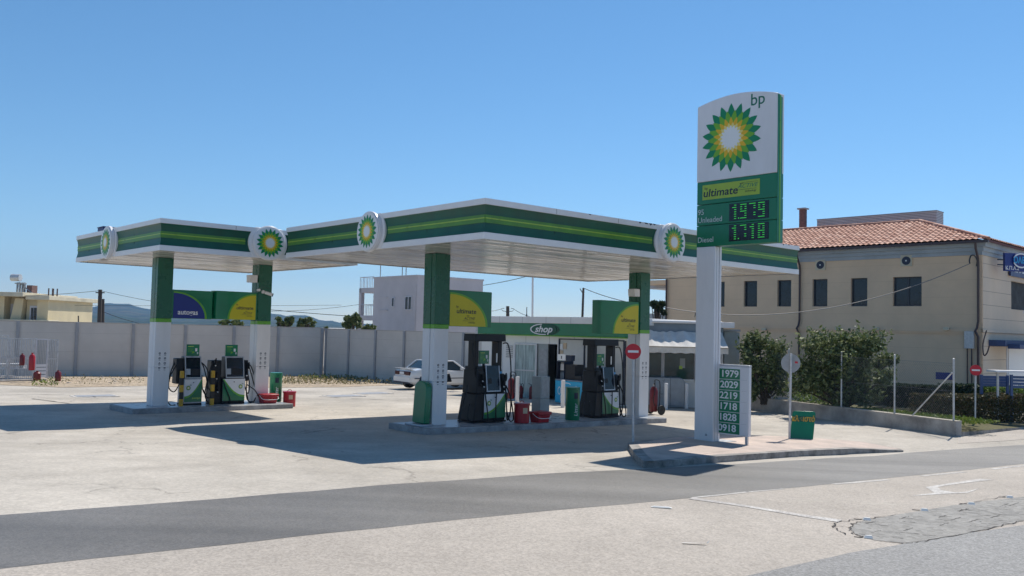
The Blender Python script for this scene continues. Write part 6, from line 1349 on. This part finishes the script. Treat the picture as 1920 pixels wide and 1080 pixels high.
# ============================================================ WHITE SEDAN
def car():
    p=G(772,731); q=G(800,731)
    t=thing('parked_car','white saloon car parked by the barrier wall behind the large canopy left column','car',(p.x-.5,p.y+.3,gz(p.x,p.y)),R(36))
    Lc,Wc=4.25,1.66
    # half width outline stations along x (0 = tail) : lower body and greenhouse
    st=[(0.0,.48,.70,.72,.86),(.08,.30,.78,.90,1.0),(.5,.22,.82,.98,1.0),(1.1,.20,.83,.98,1.0),(2.2,.20,.83,.93,1.0),(3.1,.20,.83,.90,1.0),(3.7,.22,.80,.78,.95),(4.1,.28,.74,.66,.85),(4.22,.38,.66,.58,.8)]
    mb=MB(); vs=[];fs=[]; n=7
    for x,zb,hw,zt_,_ in st:
        prof=[(0,zb),(hw*.86,zb),(hw*.98,zb+.10),(hw,zb+(zt_-zb)*.55),(hw*.985,zt_-.10),(hw*.93,zt_-.02),(hw*.60,zt_+.012),(0,zt_+.02)]
        vs+=[(x,-y,z) for y,z in prof]+[(x,y,z) for y,z in prof[1:-1][::-1]]
    m=14
    for i in range(len(st)-1):
        for k in range(m): a=i*m+k; b=i*m+(k+1)%m; fs.append((a,b,b+m,a+m))
    fs.append(tuple(range(m))[::-1]); fs.append(tuple(range((len(st)-1)*m,len(st)*m))); mb.add([(x,y,z) for x,y,z in vs],fs,'car_white')
    mb.box(-.05,.12,-.76,.76,.36,.60,'car_white'); mb.box(4.12,4.27,-.74,.74,.28,.52,'car_white'); mb.box(-.0,.30,-.74,.74,.975,1.0,'car_white')
    body=mb.build('body',t,bev=.02,ang=50)
    def gh(x0,x1,xt0,xt1,hb,ht,zb,zt_,m,mb):
        mb.add([(x0,-hb,zb),(x1,-hb,zb),(x1,hb,zb),(x0,hb,zb),(xt0,-ht,zt_),(xt1,-ht,zt_),(xt1,ht,zt_),(xt0,ht,zt_)],[(0,1,5,4),(1,2,6,5),(2,3,7,6),(3,0,4,7),(4,5,6,7)],m)
    mb=MB(); gh(.62,3.02,1.12,2.42,.76,.60,.93,1.34,'car_glass',mb); mb.build('windows',t,bev=.01)
    mb=MB(); mb.box(1.14,2.40,-.60,.60,1.335,1.375,'car_white')
    for s in (-1,1):
        for xa_,xb_ in ((.60,1.10),(1.62,1.72),(3.04,2.44)):
            mb.tube([(xa_,s*.765,.93),(xb_,s*.605,1.35)],.045 if xa_!=1.62 else .03,'car_white',seg=6)
        mb.tube([(1.1,s*.605,1.35),(2.44,s*.605,1.35)],.035,'car_white',seg=6)
    mb.build('roof',t,bev=.015)
    for s in (-1,1):
        for x in (.78,3.42):
            mb=MB(); mb.cyl((x,s*.60,.30),(x,s*.84,.30),.30,'tyre',seg=24); w_=mb.build('wheel',t,bev=.015); mb=MB(); mb.cyl((x,s*.84,.30),(x,s*.848,.30),.19,'rim',seg=20); mb.build('rim',w_)
            mb=MB(); P=[(x+.37*cos(a),.30+.37*sin(a)) for a in [PI*k/14 for k in range(15)]]; mb.prism(P,-.002,.006,'ink',PM((0,s*.828,0),(s*-1 if s>0 else 1,0,0)) if 0 else PM((0,-.832,0),FRONT)) if s<0 else None
            if mb.f: mb.build('wheel_arch',t)
    mb=MB(); mb.box(-.02,.06,-.70,-.32,.68,.86,'tail_red'); mb.box(-.02,.06,.32,.70,.68,.86,'tail_red'); mb.box(-.015,.05,-.32,.32,.70,.86,'tail_red'); mb.build('tail_light',t,bev=.01)
    mb=MB(); mb.box(-.035,-.02,-.20,.20,.72,.83,'letter_white'); mb.build('number_plate',t)
    mb=MB(); mb.box(-.06,.0,-.74,.74,.30,.37,'ink'); mb.build('bumper_trim',t)
    for s in (-1,1): mb=MB(); mb.box(2.72,2.86,s*.82-.07+.04*s,s*.82+.07+.04*s,.93,1.05,'car_white'); mb.build('mirror',t,bev=.02)
    mb=MB(); mb.box(.2,4.0,-.837,-.826,.52,.56,'ink'); mb.build('side_trim',t)
    mb=MB(); mb.box(4.1,4.24,-.66,-.40,.50,.62,'silver'); mb.build('headlight',t)
    return t
car()
# moped behind the column
a=G(789,739); b=G(838,738); L=b.x-a.x; t=thing('moped','dark moped behind the large canopy left column in front of the white car','moped',(a.x,a.y,gz(a.x,a.y)),math.atan2(b.y-a.y,b.x-a.x))
for x in (0,L):
    mb=MB(); ring=[(x+.27*cos(2*PI*k/20),0,.29+.27*sin(2*PI*k/20)) for k in range(21)]; mb.tube(ring,.035,'tyre',seg=6); w_=mb.build('wheel',t); mb=MB()
    for k in range(8): a_=PI*k/8; mb.tube([(x+.22*cos(a_),0,.29+.22*sin(a_)),(x-.22*cos(a_),0,.29-.22*sin(a_))],.006,'rim',seg=4)
    mb.build('spokes',w_)
mb=MB(); mb.tube([(0,0,.29),(.35,0,.45),(L*.75,0,.40),(L*.9,0,.75),(L,0,.29)],.04,'black_plastic'); mb.tube([(L*.9,0,.7),(L*.8,0,1.0)],.03,'silver'); mb.tube([(L*.8,-.28,1.02),(L*.8,.28,1.02)],.018,'black_plastic'); mb.build('frame',t)
mb=MB(); mb.taper((-.05,.65,-.12,.12),(.0,.60,-.1,.1),.55,.76,'black_plastic'); mb.build('seat',t,bev=.03)
mb=MB(); mb.taper((L*.95,L*1.42,-.24,.24),(L*.9,L*1.30,-.2,.2),.50,.90,'black_plastic'); mb.build('fairing',t,bev=.06)

# ============================================================ AIR
hb=MB(); hb.box(-3600,3600,-3600,4000,-6,240,'haze')
m=bpy.data.materials.new('haze'); m.use_nodes=True; nn=m.node_tree.nodes; nn.remove(nn['Principled BSDF']); pv=nn.new('ShaderNodeVolumePrincipled'); pv.inputs['Color'].default_value=(.28,.55,1,1); pv.inputs['Density'].default_value=.00019; pv.inputs['Anisotropy'].default_value=.2
m.node_tree.links.new(pv.outputs[0],nn['Material Output'].inputs['Volume']); MATS['haze']=m
hz=hb.build('haze',kind='stuff')
print('faces',sum(len(o.data.polygons) for o in bpy.data.objects if o.type=='MESH'))
